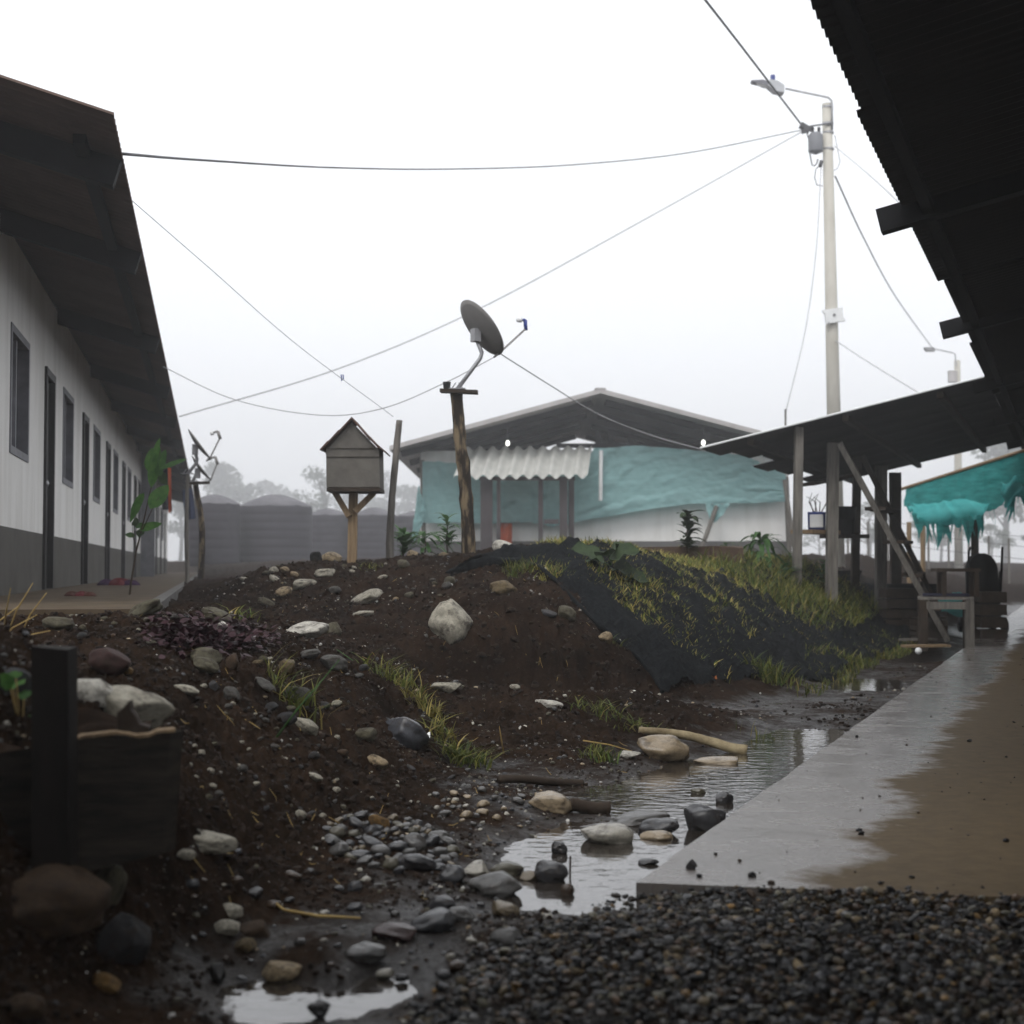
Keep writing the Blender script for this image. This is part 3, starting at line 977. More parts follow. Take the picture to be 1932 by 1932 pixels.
netsheet('shade_net', [(1120, 846), (1200, 840), (1300, 848), (1400, 858), (1482, 895)], [(1062, 990), (1180, 968), (1300, 951), (1400, 950), (1487, 946)], YW - .35, M['teal_net'],
         'wide green shade net hung across the wall of the back house', .035)
netsheet('shade_net', [(797, 872), (840, 872), (920, 880)], [(797, 988), (850, 985), (920, 988)], YW - .35, M['teal_net'],
         'green shade net left of the awning on the back house', .035, 24, 16, seed=4)
netsheet('shade_net', [(918, 895), (1000, 895), (1070, 895), (1120, 850)], [(918, 990), (1000, 985), (1040, 992), (1070, 990)], YW - .3, M['teal_net'],
         'darker green net in the shade under the pale awning', .06, 30, 12, seed=7)
netsheet('shade_net', [(790, 915), (797, 940), (805, 960)], [(776, 1020), (783, 1020), (797, 990)], YW - .6, M['teal_net'],
         'narrow twisted end of green net at the left corner of the back house', .08, 10, 12, seed=9)
netsheet('shade_net', [(1330, 950), (1352, 950), (1378, 951)], [(1338, 980), (1345, 985), (1352, 984)], YW - .5, M['teal_net'],
         'knotted corner of green net tied to a slanted stick', .06, 10, 8, seed=11)
tag(MB().tube([P(1352, 955, YW - .6), P(1322, 1040, YW - .8)], .05, 8).build('pole', M['timber_grey']), 'slanted stick propping the green net on the back house', 'pole')
tag(MB().tube([P(1134, 850, YW - .6), P(1133, 945, YW - .6)], .045, 8).build('pole', M['white_plastic']), 'pale upright pole in front of the wide green net', 'pole')
tag(MB().tube([P(1480, 905, YW - .9), P(1502, 1058, YW - .9)], .05, 8).build('pole', M['timber_grey']), 'thin leaning pole at the right corner of the back house', 'pole')
mb = MB()
a, b_ = P(938, 968, YW - .2), P(966, 1040, YW - .2)
mb.grid(lambda u, v: V(a[0] + (b_[0] - a[0]) * u, YW - .22 - .05 * math.sin(u * 9 + v * 3), a[2] + (b_[2] - a[2]) * v - .05 * (2 * u - 1) ** 2 * (1 - v)), 14, 12)
tag(mb.build('hanging_cloth', M['orange_cloth'], smooth=True), 'orange cloth hanging under the pale awning', 'cloth')
for px, py, lab in ((958, 833, 'lit bulb under the gable above the pale awning'), (1327, 832, 'lit bulb under the right half of the gable')):
    c = P(px, py, YW - .75)
    b0 = thing('light_bulb', c, lab, 'light bulb', 'bulbs on the back house')
    MB().lathe(c - V(0, 0, .10), [(0, 0), (.03, .015), (.042, .05), (.034, .09), (.02, .12), (0, .12)], 12).build('bulb', M['bulb'], b0, True)
    MB().tube([c + V(0, 0, .05), c + V(0, 0, .30)], .02, 6).build('cord', M['cable'], b0)

# ---- lean-to on the right
LT0, LT1 = 16.5, 25.0
lt = thing('lean_to', W2(18, 2.6, .5), 'open lean-to with a corrugated roof on grey timber posts beside the right house', 'shelter')
zr = CAM_Z + 2.06
zl = CAM_Z + 1.375
dl = nrm(L2 * 3.15 + V(0, 0, zl - zr))
t = LT0; i = 0
while t < LT1 - .1:
    w_ = 1.06
    ln = (3.16, 3.02, 2.86, 3.2, 3.1, 2.9, 3.12, 3.0)[i % 8]
    mb = MB()
    corrugated(mb, W2(t, .88, zr + (.0, .006, -.004, .008, .0, .005, -.004, .006)[i % 8]), E2, dl, w_ + .05, ln * 1.025, .13, .016, 6, 3)
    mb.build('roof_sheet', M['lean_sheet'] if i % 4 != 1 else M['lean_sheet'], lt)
    t += w_; i += 1
MB().tube([W2(LT0 - .01, .9, zr - .005), W2(LT0 - .01, .9, zr - .005) + dl * 3.2], .013, 6).build('edge_strip', M['white_plastic'], lt)  # pale tube added to draw the bright sky sheen along the sheet edge
for s in (.5, 1.55, 2.65):
    a = W2(LT0 + .1, .88, zr - .06) + dl * s
    MB().beam(a, a + E2 * (LT1 - LT0 - .2), .07, .07).build('purlin', M['timber_dark'], lt)


def post(px, ptop, pbot, Y, w, m, parent, d=None):
    a, b_ = P(px[0], ptop, Y), P(px[1], pbot, Y)
    b_[2] = min(b_[2], hz1(b_[0], b_[1]) - .05) if parent is lt else b_[2]
    MB().beam(a, b_, w, d or w, jit=.004).build('post', m, parent)


post((1508, 1503), 806, 1068, 16.6, .088, M['timber_grey'], lt)
post((1572, 1568), 836, 1085, 17.0, .125, M['timber_grey'], lt)
post((1617, 1612), 862, 1085, 19.5, .10, M['timber_dark'], lt)
post((1661, 1661), 880, 1085, 19.2, .135, M['timber_grey'], lt)
post((1689, 1689), 892, 1085, 22.5, .15, M['timber_dark'], lt)
# shelf boards between posts
MB().beam(P(1512, 1003, 17.0), P(1566, 1005, 17.4), .30, .045).build('shelf', M['timber_brown'], lt)
MB().beam(P(1524, 914, 17.4), P(1600, 898, 17.6), .30, .04).build('shelf', M['timber_dark'], lt)
MB().beam(P(1570, 1012, 18.2), P(1617, 1012, 18.8), .34, .05).build('shelf', M['timber_dark'], lt)

# leaning ladder-stair
ld = thing('ladder', P(1770, 1205, 17.0), 'grey plank ladder leaning against the lean-to posts', 'ladder')
r0, r1 = P(1788, 1208, 16.9), P(1584, 836, 16.7)
q0, q1 = P(1772, 1150, 18.4), P(1628, 862, 18.1)
MB().beam(r0, r1, .06, .12, up=E2).build('rail', M['timber_grey'], ld)
MB().beam(q0, q1, .06, .11, up=E2).build('rail', M['timber_dark'], ld)
for f in (.16, .33, .50, .67):
    a = r0 * (1 - f) + r1 * f; b_ = q0 * (1 - f * .95) + q1 * f * .95
    b_[2] = a[2] + .02
    MB().beam(a, b_, .24, .04).build('tread', M['timber_dark'], ld)
for f, g_ in ((.10, .27), (.31, .46)):
    a = (r0 * (1 - f) + r1 * f) + V(.10, .25, .02); b_ = (r0 * (1 - g_) + r1 * g_) + V(.10, .25, .02)
    MB().beam(a, b_, .42, .03, up=nrm(np.cross(b_ - a, E2))).build('riser_board', M['timber_dark'], ld)

# ------------------------------------------------------------------ poles, dishes, bird house
def sat_dish(label, mast_base, mast_mid, centre, n, rad, lnb_at, mlnb, group=None, cat='satellite dish', k=1.0):
    n = nrm(n)
    d = thing('satellite_dish', mast_base, label, cat, group)
    ref = nrm(np.cross(n, V(0, 0, 1))); upv = np.cross(ref, n)
    mb = MB()
    # shallow bowl, oval a little taller than wide, real thickness
    NR, NA = 8, 36
    def fn(sgn, off):
        b0 = len(mb.v)
        for i in range(NR + 1):
            r = i / NR
            for a in range(NA):
                an = 2 * math.pi * a / NA
                p = centre + ref * math.cos(an) * rad * .93 * r + upv * math.sin(an) * rad * r + n * (rad * .17 * r * r - rad * .12 + off)
                mb.v.append(tuple(p))
        for i in range(NR):
            for a in range(NA):
                a2 = (a + 1) % NA
                f = (b0 + i * NA + a, b0 + i * NA + a2, b0 + (i + 1) * NA + a2, b0 + (i + 1) * NA + a)
                mb.f.append(f if sgn > 0 else f[::-1])
        return b0
    i0 = fn(1, 0); i1 = fn(-1, -.006)
    for a in range(NA):
        a2 = (a + 1) % NA
        mb.f.append((i0 + NR * NA + a, i0 + NR * NA + a2, i1 + NR * NA + a2, i1 + NR * NA + a))
    refl = mb.build('reflector', M['dish_grey'], d, True)
    mb = MB()
    for a in range(NA):
        pass
    rim = [centre + ref * math.cos(an) * rad * .93 + upv * math.sin(an) * rad + n * rad * .05 for an in np.linspace(0, 2 * math.pi, 37)]
    MB().tube(rim, .006 * k, 6, cap=False).build('rim', M['dish_grey'], refl, True)
    hub = centre - n * (rad * .14)
    foot = mast_mid
    path = [mast_base, mast_base * .45 + mast_mid * .55, mast_mid * .94 + mast_base * .06, mast_mid + V(.0, 0, .03 * k), hub - n * .03 * k - V(0, 0, .02 * k)]
    MB().tube(path, .018 * k, 10).build('mast', M['galv'], d, True)
    mb = MB()
    mb.beam(hub - V(0, 0, .08 * k) - n * .02 * k, hub + V(0, 0, .03 * k) - n * .02 * k, .09 * k, .06 * k, up=n)
    mb.build('bracket', M['galv'], d)
    mb = MB()
    for s in (-1, 1):
        mb.beam(mast_base + V(s * .055 * k, 0, -.005), mast_base + V(s * .012 * k, 0, .055 * k), .02 * k, .008)
    mb.beam(mast_base + V(-.07 * k, 0, .003), mast_base + V(.07 * k, 0, .003), .10 * k, .006)
    mb.build('foot_plate', M['galv'], d)
    low = centre - upv * rad * .97 + n * rad * .03
    MB().tube([low - n * .05 * k, low, lnb_at], .009 * k, 8).build('feed_arm', M['dish_grey'], d, True)
    e = nrm(centre - lnb_at)
    up_ = nrm(V(0, 0, 1) - e * e[2])
    l0 = lnb_at + up_ * .075 * k
    mb = MB().tube([lnb_at - up_ * .015 * k, l0], .017 * k, 10).tube([l0, l0 + e * .05 * k], .012 * k, 10)
    ln_ = mb.build('feed_horn', mlnb, d, True)
    MB().tube([l0 + e * .05 * k, l0 + e * .085 * k], [.024 * k, .02 * k], 12).build('horn_cap', M['white_plastic'], ln_, True)
    return d


def rough_log(name, p0, p1, r0, r1, m, n=18, seg=28, seed=1, wob=.012, parent=None, knots=()):
    p0 = np.array(p0, float); p1 = np.array(p1, float)
    d = nrm(p1 - p0); ref = V(0, 1, 0) if abs(d[1]) < .9 else V(1, 0, 0)
    a = nrm(np.cross(d, ref)); b = np.cross(d, a)
    mb = MB(); base = 0
    for i in range(seg + 1):
        t = i / seg
        c = p0 * (1 - t) + p1 * t + a * wob * math.sin(t * 5 + seed) + b * wob * math.sin(t * 3.3 + seed * 2)
        for k in range(n):
            an = 2 * math.pi * k / n
            q = 1 + .22 * float(fbm(np.array([t * 7 + seed]), np.array([math.cos(an) * 1.5 + 3]), 3, seed)[0]) + .12 * float(fbm(np.array([t * 24 + seed]), np.array([an * 1.2]), 2, seed + 3)[0])
            rr = (r0 + (r1 - r0) * t) * q
            for kt in knots:
                rr *= 1 + .22 * math.exp(-((t - kt) / .018) ** 2)
            mb.v.append(tuple(c + (a * math.cos(an) + b * math.sin(an)) * rr))
    for i in range(seg):
        for k in range(n):
            k2 = (k + 1) % n
            mb.f.append((i * n + k, i * n + k2, (i + 1) * n + k2, (i + 1) * n + k))
    mb.f.append(tuple(range(n - 1, -1, -1))); mb.f.append(tuple(seg * n + k for k in range(n)))
    return mb.build(name, m, parent, True)


YD = 12.4
pb = P(884, 1056, YD); pt = P(865, 742, YD)
pb[2] = hz1(pb[0], pb[1]) - .08
pd = thing('post', pb, 'crooked bark covered log post carrying the big satellite dish on the mound', 'post', 'log posts with dishes')
rough_log('log', pb, pt, .060, .050, M['bark'], seed=3, parent=pd, knots=(.38, .62), wob=.018)
mb = MB()
mb.prism([pt + V(-.155, -.10, .0), pt + V(.165, -.09, -.012), pt + V(.165, .12, .0), pt + V(-.15, .10, .012)], V(0, 0, .03))
mb.build('platform', M['timber_dark'], pd)
cen = P(907, 620, YD - .02)
sat_dish('large grey satellite dish tilted skyward on the log post of the mound', pt + V(-.01, 0, .035), P(909, 672, YD - .02), cen, V(.726, .34, .598), .272, P(992, 620, YD + .30), M['blue_plastic'], 'satellite dishes')
c = P(843, 732, YD); c[2] = pt[2] + .03
pot0 = MB().lathe(c, [(0, 0), (.028, 0), (.034, .06), (.036, .066), (.030, .066), (.027, .01), (0, .01)], 14).lathe(c + V(0, 0, .06), [(.0, .012), (.006, .01), (.008, 0), (0, 0)], 8).build('pot', M['black_plastic'], smooth=False)
tag(pot0, 'small black pot standing on the platform of the dish post', 'pot')

# two dishes further left
YF = 21.0
fb = P(383, 1106, YF); fb[2] = hz1(fb[0], fb[1]) - .08; ft = P(371, 914, YF)
pf = thing('post', fb, 'thin dark log post with a small board beside the left row house', 'post', 'log posts with dishes')
rough_log('log', fb, ft, .046, .040, M['bark'], seed=8, parent=pf, wob=.03)
MB().prism([ft + V(-.09, -.1, 0), ft + V(.17, -.1, .01), ft + V(.17, .1, .01), ft + V(-.09, .1, 0)], V(0, 0, .03)).build('platform', M['timber_dark'], pf)
sat_dish('lower satellite dish seen edge on above the thin log post at the left eave', ft + V(-.06, 0, .04), P(371, 893, YF), P(379, 884, YF), V(.78, .12, .62), .22, P(410, 874, YF), M['dish_grey'], 'satellite dishes', k=1.3)
mt = W1(18.6, .47, EZ1 - .02)
mt = P(352, 910, 18.5)
sat_dish('upper satellite dish seen edge on at the left eave above the other', P(354, 894, 19.0), P(372, 872, 19.0), P(375, 839, 19.0), V(.79, .10, .60), .235, P(415, 826, 19.0), M['dish_grey'], 'satellite dishes', k=1.2)
tag(rough_log('post', V(P(354, 894, 19.0)[0], 19.0, hz1(P(354, 894, 19.0)[0], 19.0) - .05), P(354, 894, 19.0), .03, .025, M['timber_grey'], seed=5, n=10), 'slim pale pole of the upper dish at the left eave', 'post')

# bird house
YH = 12.9
hb = P(664, 1066, YH); hb[2] = hz1(hb[0], hb[1]) - .06
bh = thing('birdhouse', hb, 'grey board birdhouse with a tiled gable roof on a braced timber post', 'birdhouse')
MB().beam(hb, P(667, 922, YH), .078, .078, jit=.003).build('post', M['timber_brown'], bh)
fl0, fl1 = P(617, 922, YH - .23), P(715, 922, YH - .23)
dp = V(0, .46, 0)
MB().prism([P(616, 920, YH - .23), P(717, 920, YH - .23), P(717, 927, YH - .23), P(616, 927, YH - .23)], dp).build('floor', M['timber_dark'], bh)
body = [P(616, 919, YH - .22), P(716, 919, YH - .22), P(715, 846, YH - .22), P(708, 843, YH - .22), P(664, 797, YH - .22), P(621, 843, YH - .22), P(615, 846, YH - .22)]
MB().prism(body, V(0, .44, 0)).build('body', M['board_grey'], bh)
mb = MB()
for y, in ((846,), (862,)):
    mb.beam(P(616, y, YH - .225), P(716, y, YH - .225), .008, .004)
mb.build('board_joint', M['timber_dark'], bh)
for sx, pts in ((-1, [(664, 793), (640, 818), (620, 839), (611, 848)]), (1, [(664, 795), (690, 824.5), (708, 843.5), (721, 854)])):
    mb = MB()
    for k in range(3):
        a, b_ = P(*pts[k], YH - .27), P(*pts[k + 1], YH - .27)
        d_ = nrm(b_ - a)
        nn_ = nrm(np.cross(d_, V(0, 1, 0))) * (-1 if sx > 0 else 1)
        if nn_[2] < 0: nn_ = -nn_
        for j in range(4):
            y0 = j * .135
            jt = rng.uniform(-.006, .010)
            a2 = a + V(0, y0, 0) - d_ * .02 + nn_ * (.012 + .004 * k); b2 = b_ + V(0, y0, 0) + d_ * (.02 + jt) + nn_ * (.004 + .004 * k + rng.uniform(0, .006))
            mb.prism([a2, b2, b2 + V(0, .13, 0), a2 + V(0, .13, 0)], nn_ * .012)
    mb.build('roof_tiles', M['tile_red'], bh)
for x0, x1 in ((632, 659), (706, 669)):
    MB().beam(P(x0, 929, YH - .02), P(x1, 966 if x0 > 650 else 975, YH - .06), .05, .055, up=(0, 1, 0)).build('brace', M['timber_brown'], bh)

# clothes line post
b0 = P(734, 1064, 13.2); b0[2] = hz1(b0[0], b0[1]) - .06
tag(rough_log('post', b0, P(751, 793, 13.2), .036, .028, M['timber_grey'], seed=12, n=12), 'leaning weathered pole right of the birdhouse', 'post')

# ------------------------------------------------------------------ street lamp pole
YP = 30.0
pole = thing('utility_pole', V(P(1575, 1000, YP)[0], YP, .7), 'tall pale concrete utility pole with transformer and street lamp arm', 'utility pole')
ptop_ = P(1560, 196, YP); pbot_ = P(1573, 780, YP)
dd = (pbot_ - ptop_) / abs(pbot_[2] - ptop_[2])
foot = pbot_ + dd * (pbot_[2] - .6)
MB().tube([foot, ptop_], [.165, .10], 16).build('shaft', M['pole_concrete'], pole, True)
def sp_(px, py, dy=-.12): return P(px, py, YP + dy)
armp = [sp_(1570, 245), sp_(1570, 200), sp_(1569, 190), sp_(1563, 184), sp_(1545, 180), sp_(1482, 167)]
MB().tube(armp, .022, 8).build('lamp_arm', M['galv'], pole, True)
hd = MB()
hd.prism([sp_(1480, 174, -.2), sp_(1480, 160, -.2), sp_(1468, 152, -.2), sp_(1453, 149, -.2), sp_(1449, 160, -.2), sp_(1462, 171, -.2)], V(0, .25, 0))
lamp = hd.build('lamp_head', mat('lamp_grey', (.42, .43, .45), (.5, .51, .53), .5, 4), pole)
MB().prism([sp_(1464, 164, -.16), sp_(1420, 154, -.16), sp_(1418, 151, -.16), sp_(1440, 150, -.16), sp_(1462, 158, -.16)], V(0, .18, 0)).build('lamp_visor', M['grey_frame'], lamp)
MB().grid(lambda u, v: sp_(1422 + 36 * u, 154 + 7 * u + 9 * math.sin(math.pi * u) * math.sin(math.pi * v), -.16 + .18 * v), 10, 6).build('lamp_glass', M['white_plastic'], lamp, True)
MB().tube([sp_(1458, 150, -.08), sp_(1458, 142, -.08)], .05, 10).build('photocell', M['blue_plastic'], lamp)
mb = MB()
for y in (204, 235, 252, 283):
    c = P(1561.5 + (y - 204) * .02, y, YP)
    mb.tube([c, c + V(0, 0, .035)], .118, 16)
mb.build('band', M['galv'], pole)
c = P(1539, 292, YP - .1)
tr = MB().lathe(c, [(0, 0), (.05, .02), (.145, .06), (.15, .08), (.15, .40), (.11, .45), (.05, .47), (0, .47)], 18).build('transformer', mat('transformer_grey', (.16, .165, .18), (.2, .205, .22), .5, 4), pole, True)
mb = MB()
for s in (-.06, .07):
    mb.lathe(c + V(s, 0, .45), [(.03, 0), (.04, .03), (.025, .06), (.04, .09), (.02, .13), (0, .13)], 8)
mb.build('insulator', M['beam_dark'], tr)
mb = MB()
J = sp_(1519, 241)
mb.beam(J + V(-.1, 0, .06), J + V(.1, 0, -.06), .1, .12); mb.beam(J + V(-.07, 0, -.09), J + V(.12, 0, -.02), .08, .08)
mb.tube([J, sp_(1530, 238), sp_(1543, 236), sp_(1572, 233)], .018, 6)
mb.tube([J, sp_(1532, 248), sp_(1545, 262)], .018, 6)
mb.build('junction', M['cable'], pole)
mb = MB()
mb.tube([J, sp_(1526, 262), sp_(1528, 290), sp_(1532, 311), sp_(1537, 313), sp_(1541, 308), sp_(1543, 300)], .014, 6)
mb.tube([sp_(1548, 310), sp_(1539, 320), sp_(1537, 335), sp_(1541, 349), sp_(1552, 351)], .010, 6)
mb.tube([sp_(1575, 255), sp_(1580, 280), sp_(1585, 305), sp_(1580, 318), sp_(1573, 322)], .007, 6)
mb.beam(sp_(1550, 303), sp_(1547, 315), .07, .07)
mb.build('loop_wire', M['cable'], pole, True)
pn = thing('antenna_panel', P(1575, 612, YP - .2), 'white rounded panel strapped to the middle of the utility pole', 'panel')
x0, x1, y0, y1 = 1552, 1596, 578, 612
rc = 7
pl = []
for cx, cy, a0 in ((x1 - rc, y0 + rc, 90), (x0 + rc, y0 + rc, 180), (x0 + rc, y1 - rc, 270), (x1 - rc, y1 - rc, 0)):
    for a in np.linspace(a0, a0 + 90 if a0 != 90 else 180, 5):
        aa = R(a)
        pl.append((cx + rc * math.cos(aa), cy - rc * math.sin(aa)))
import functools
ctr = (sum(p[0] for p in pl) / len(pl), sum(p[1] for p in pl) / len(pl))
pl = sorted(pl, key=lambda q: math.atan2(q[1] - ctr[1], q[0] - ctr[0]))
MB().prism([P(a, b_, YP - .22) for a, b_ in pl], V(0, .08, 0)).build('panel', M['white_plastic'], pn)
MB().tube([P(1574, 594, YP - .24), P(1574, 594, YP - .2)], .03, 10).build('boss', M['zinc'], pn)
# second pole far down the walkway
Y3 = 62.0
p3 = thing('utility_pole', V(P(1806, 1000, Y3)[0], Y3, .8), 'faint second utility pole far off in the fog on the right', 'utility pole')
MB().tube([V(P(1808, 1000, Y3)[0], Y3, .3), P(1806, 680, Y3)], [.19, .13], 12).build('shaft', M['pole_concrete'], p3, True)
MB().tube([P(1804, 690, Y3 - .2), P(1802, 668, Y3 - .2), P(1795, 665, Y3 - .2), P(1760, 658, Y3 - .2)], .03, 6).build('lamp_arm', M['galv'], p3)
MB().prism([P(1745, 655, Y3 - .3), P(1763, 655, Y3 - .3), P(1765, 662, Y3 - .3), P(1750, 662, Y3 - .3)], V(0, .3, 0)).build('lamp_head', M['zinc'], p3)
MB().lathe(P(1797, 722, Y3 - .2), [(0, 0), (.2, .02), (.2, .5), (0, .52)], 12).build('transformer', M['grey_sheet'], p3)


# ------------------------------------------------------------------ cables
def cable(name, pts, r, m, label, cat='cable', sag=0.0, n=40, twist=False, group='overhead cables'):
    """pts: list of 3D points; smooth curve through them"""
    pts = [np.array(p, float) for p in pts]
    out = []
    if len(pts) == 2:
        for k in range(n + 1):
            t = k / n
            out.append(pts[0] * (1 - t) + pts[1] * t - V(0, 0, sag * 4 * t * (1 - t)))
    else:
        q = [2 * pts[0] - pts[1]] + pts + [2 * pts[-1] - pts[-2]]
        for i in range(1, len(q) - 2):
            for k in range(12):
                t = k / 12
                a, b_, c_, d_ = q[i - 1], q[i], q[i + 1], q[i + 2]
                out.append(.5 * ((2 * b_) + (-a + c_) * t + (2 * a - 5 * b_ + 4 * c_ - d_) * t * t + (-a + 3 * b_ - 3 * c_ + d_) * t ** 3))
        out.append(pts[-1])
    mb = MB()
    if twist:
        L_ = 0
        for s in (0, 2.1, 4.2):
            pp = []
            for k, p in enumerate(out):
                an = k * 1.15 + s
                pp.append(p + V(math.cos(an), 0, math.sin(an)) * r * 1.0)
            mb.tube(pp, r, 6)
    else:
        mb.tube(out, r, 6)
    return tag(mb.build(name, m, smooth=True), label, cat, group)


jn = P(1516, 241, YP - .12)
cable('cable', [P(1060, -330, 16.5), P(1330, 0, 21.5), jn], .016, M['cable'], 'thick twisted cable rising from the pole out of the top of the picture', twist=False)
cable('cable', [P(1060, -330, 16.5) + V(.03, 0, .0), P(1331, 2, 21.5) + V(.02, 0, 0), jn + V(.0, 0, .02)], .012, M['cable'], 'second strand of the thick cable above the street lamp')
cable('cable', [P(228, 290, 8.3), P(380, 302, 11.5), P(620, 316, 16), P(845, 319, 19.5), P(1080, 311, 23), P(1300, 288, 26.5), P(1510, 246, YP - .12)], .010, M['cable'], 'dark cable sagging from the left eave to the utility pole')
cable('cable', [P(338, 786, 24), P(640, 695, 25), P(905, 582, 26.5), P(1200, 423, 28), P(1512, 249, YP - .12)], .013, M['cable_pale'], 'pale cable running straight from the far left eave up to the pole')
cl = cable('clothes_line', [P(246, 376, 9.3), P(400, 510, 10.3), P(560, 650, 11.7), P(742, 786, 13.2)], .0022, M['cable'], 'thin line with a blue peg from the left eave to the leaning pole', 'clothes line')
c = P(645, 711, 12.4)
pg = thing('clothes_peg', c, 'small blue peg clipped on the thin line', 'clothes peg')
MB().beam(c + V(-.006, 0, .02), c + V(0, 0, -.035), .009, .014).beam(c + V(.010, 0, .02), c + V(.014, 0, -.020), .009, .014).build('jaws', M['blue_plastic'], pg)
cable('cable', [P(308, 692, 15), P(440, 753, 14), P(600, 783, 13.4), P(720, 771, 13), P(840, 722, 12.9), P(945, 667, 12.8)], .0045, M['cable_pale'], 'slack pale wire looping behind the birdhouse to the big dish')
cable('cable', [P(945, 668, 12.8), P(1040, 728, 14), P(1130, 782, 15), P(1230, 822, 16), P(1330, 850, 16.9)], .0055, M['cable_pale'], 'pale wire sloping from the big dish to the lean-to roof')
cable('cable', [P(1549, 318, YP - .1), P(1540, 470, 29), P(1520, 620, 28), P(1483, 776, 27)], .010, M['cable_pale'], 'pale wire dropping left of the pole towards the lean-to')
cable('cable', [P(1576, 333, YP), P(1630, 450, 36), P(1690, 560, 46), P(1760, 658, Y3 - .3)], .018, M['cable'], 'dark wire from the pole down to the far second pole')
cable('cable', [P(1574, 275, YP), P(1640, 330, 24), P(1720, 405, 18), P(1790, 480, 14.5)], .009, M['cable_pale'], 'pale wire from the pole to the eave of the right house')
cable('cable', [P(1573, 640, YP), P(1640, 684, 28), P(1740, 745, 25)], .010, M['cable_pale'], 'pale wire from the middle of the pole to the lean-to roof')
mb = MB(); mb.tube([P(1482, 805, 27), P(1482, 772, 27)], .02, 6)
tag(mb.build('pole', M['timber_grey']), 'thin stick tip above the left end of the lean-to roof', 'pole')

# ------------------------------------------------------------------ laundry at the far end of the left eave
def cloth(name, quad, Y, m, label, cat, folds=.04, seed=0):
    a, b_, c_, d_ = [P(x, y, Y) for x, y in quad]
    mb = MB()
    for off in (0, .02):
        mb.grid(lambda u, v: (a * (1 - u) + b_ * u) * (1 - v) + (d_ * (1 - u) + c_ * u) * v + V(0, math.sin(u * 9 + seed + v * 2) * folds + off, 0), 14, 10)
    return tag(mb.build(name, m, smooth=True), label, cat, 'laundry at the left eave')


cloth('shirt', [(316, 880), (322, 884), (325, 962), (317, 970)], 24.5, M['orange_cloth'], 'orange shirt hanging by the far end of the left eave', 'shirt')
cloth('trousers', [(302, 890), (316, 884), (318, 962), (307, 962)], 24.7, M['navy_cloth'], 'black trousers hanging beside the orange shirt', 'trousers', seed=2)
cloth('jeans', [(344, 925), (361, 922), (369, 978), (350, 982)], 27.0, M['denim'], 'blue jeans hanging from the end of the left eave', 'jeans', seed=4)
# things left on the left walkway
def small_heap(px, py, Y, w, cols, label, name, cat):
    c = P(px, py, Y); c[2] = FL1
    root = thing(name, c, label, cat)
    for i, (dx, m, r) in enumerate(cols):
        q = MB().grid(lambda u, v: c + V(dx * w + r * math.cos(u * 6.283) * math.sin(v * 1.57) * (1 + .2 * math.sin(u * 19 + i)), r * math.sin(u * 6.283) * math.sin(v * 1.57), .01 + r * .55 * math.cos(v * 1.57) * (1 + .25 * math.sin(u * 25))), 24, 8)
        q.build('fold', m, root, True)
M['cloth_purple'] = mat('cloth_purple', (.03, .014, .04), (.05, .022, .06), .9, 20)
M['cloth_red'] = mat('cloth_red', (.09, .018, .022), (.13, .028, .032), .9, 20)
M['cloth_maroon'] = mat('cloth_maroon', (.05, .02, .016), (.08, .03, .022), .8, 20)
small_heap(222, 1104, 15.8, .14, [(-.9, M['cloth_purple'], .10), (.1, M['cloth_red'], .12), (1.0, M['cloth_purple'], .09)], 'crumpled purple and red cloth on the left walkway', 'cloth_bundle', 'cloth')
small_heap(150, 1128, 9.9, .07, [(-.8, M['cloth_maroon'], .05), (.2, M['cloth_red'], .05), (.9, M['cloth_maroon'], .045)], 'small dark red bundle on the near end of the left walkway', 'cloth_bundle', 'cloth')

# ------------------------------------------------------------------ table, stool, stroller and the rest under the lean-to
tb = thing('table', W2(15.6, 1.25, 0), 'low wooden table with pale top and legs at the walkway edge', 'table')
tz = .50
c0 = P(1732, 1136, 15.75); c1_ = P(1838, 1132, 15.6)
c0[2] = c1_[2] = tz
along = nrm(c1_ - c0); dep = nrm(np.cross(V(0, 0, 1), along)) * .62
MB().prism([c0, c1_, c1_ + dep, c0 + dep], V(0, 0, .03)).build('tabletop', M['timber_grey'], tb)
ap_ = MB().beam(c0 + along * .03 + V(0, 0, -.06) + dep * .03, c1_ - along * .03 + V(0, 0, -.06) + dep * .03, .02, .08).build('apron', M['timber_grey'], tb)
legs_ = [c0 + along * .05 + dep * .06, c1_ - along * .05 + dep * .06, c0 + along * .05 + dep * .92, c1_ - along * .05 + dep * .92]
for p in legs_:
    MB().beam(V(p[0], p[1], 0 if np.dot(p, L2) < LW else -.05), V(p[0], p[1], tz - .003), .085, .075).build('leg', M['timber_grey'] if p is legs_[1] else M['timber_dark'], tb)
stl = thing('stool', (c0 + c1_) / 2 + dep * .5, 'small dark wooden stool standing on the low table', 'stool')
sc = c0 + (c1_ - c0) * .72 + dep * .5; sc[2] = tz + .03
MB().beam(sc + V(-.25, 0, .29), sc + V(.22, 0, .29), .26, .035).build('seat', M['timber_dark'], stl)
for sx, sy in ((-.17, -.09), (.18, -.09), (-.17, .09), (.18, .09)):
    MB().beam(sc + V(sx, sy, 0), sc + V(sx, sy, .272), .045, .045).build('leg', M['timber_dark'], stl)
tag(MB().beam(c0 + along * .05 + dep * .5 + V(0, 0, .05), c1_ - along * .04 + dep * .5 + V(0, 0, .05), .3, .03).build('folded_sheet', M['navy_cloth'], bevel=.008), 'folded dark blue sheet lying on the low table under the stool', 'cloth')

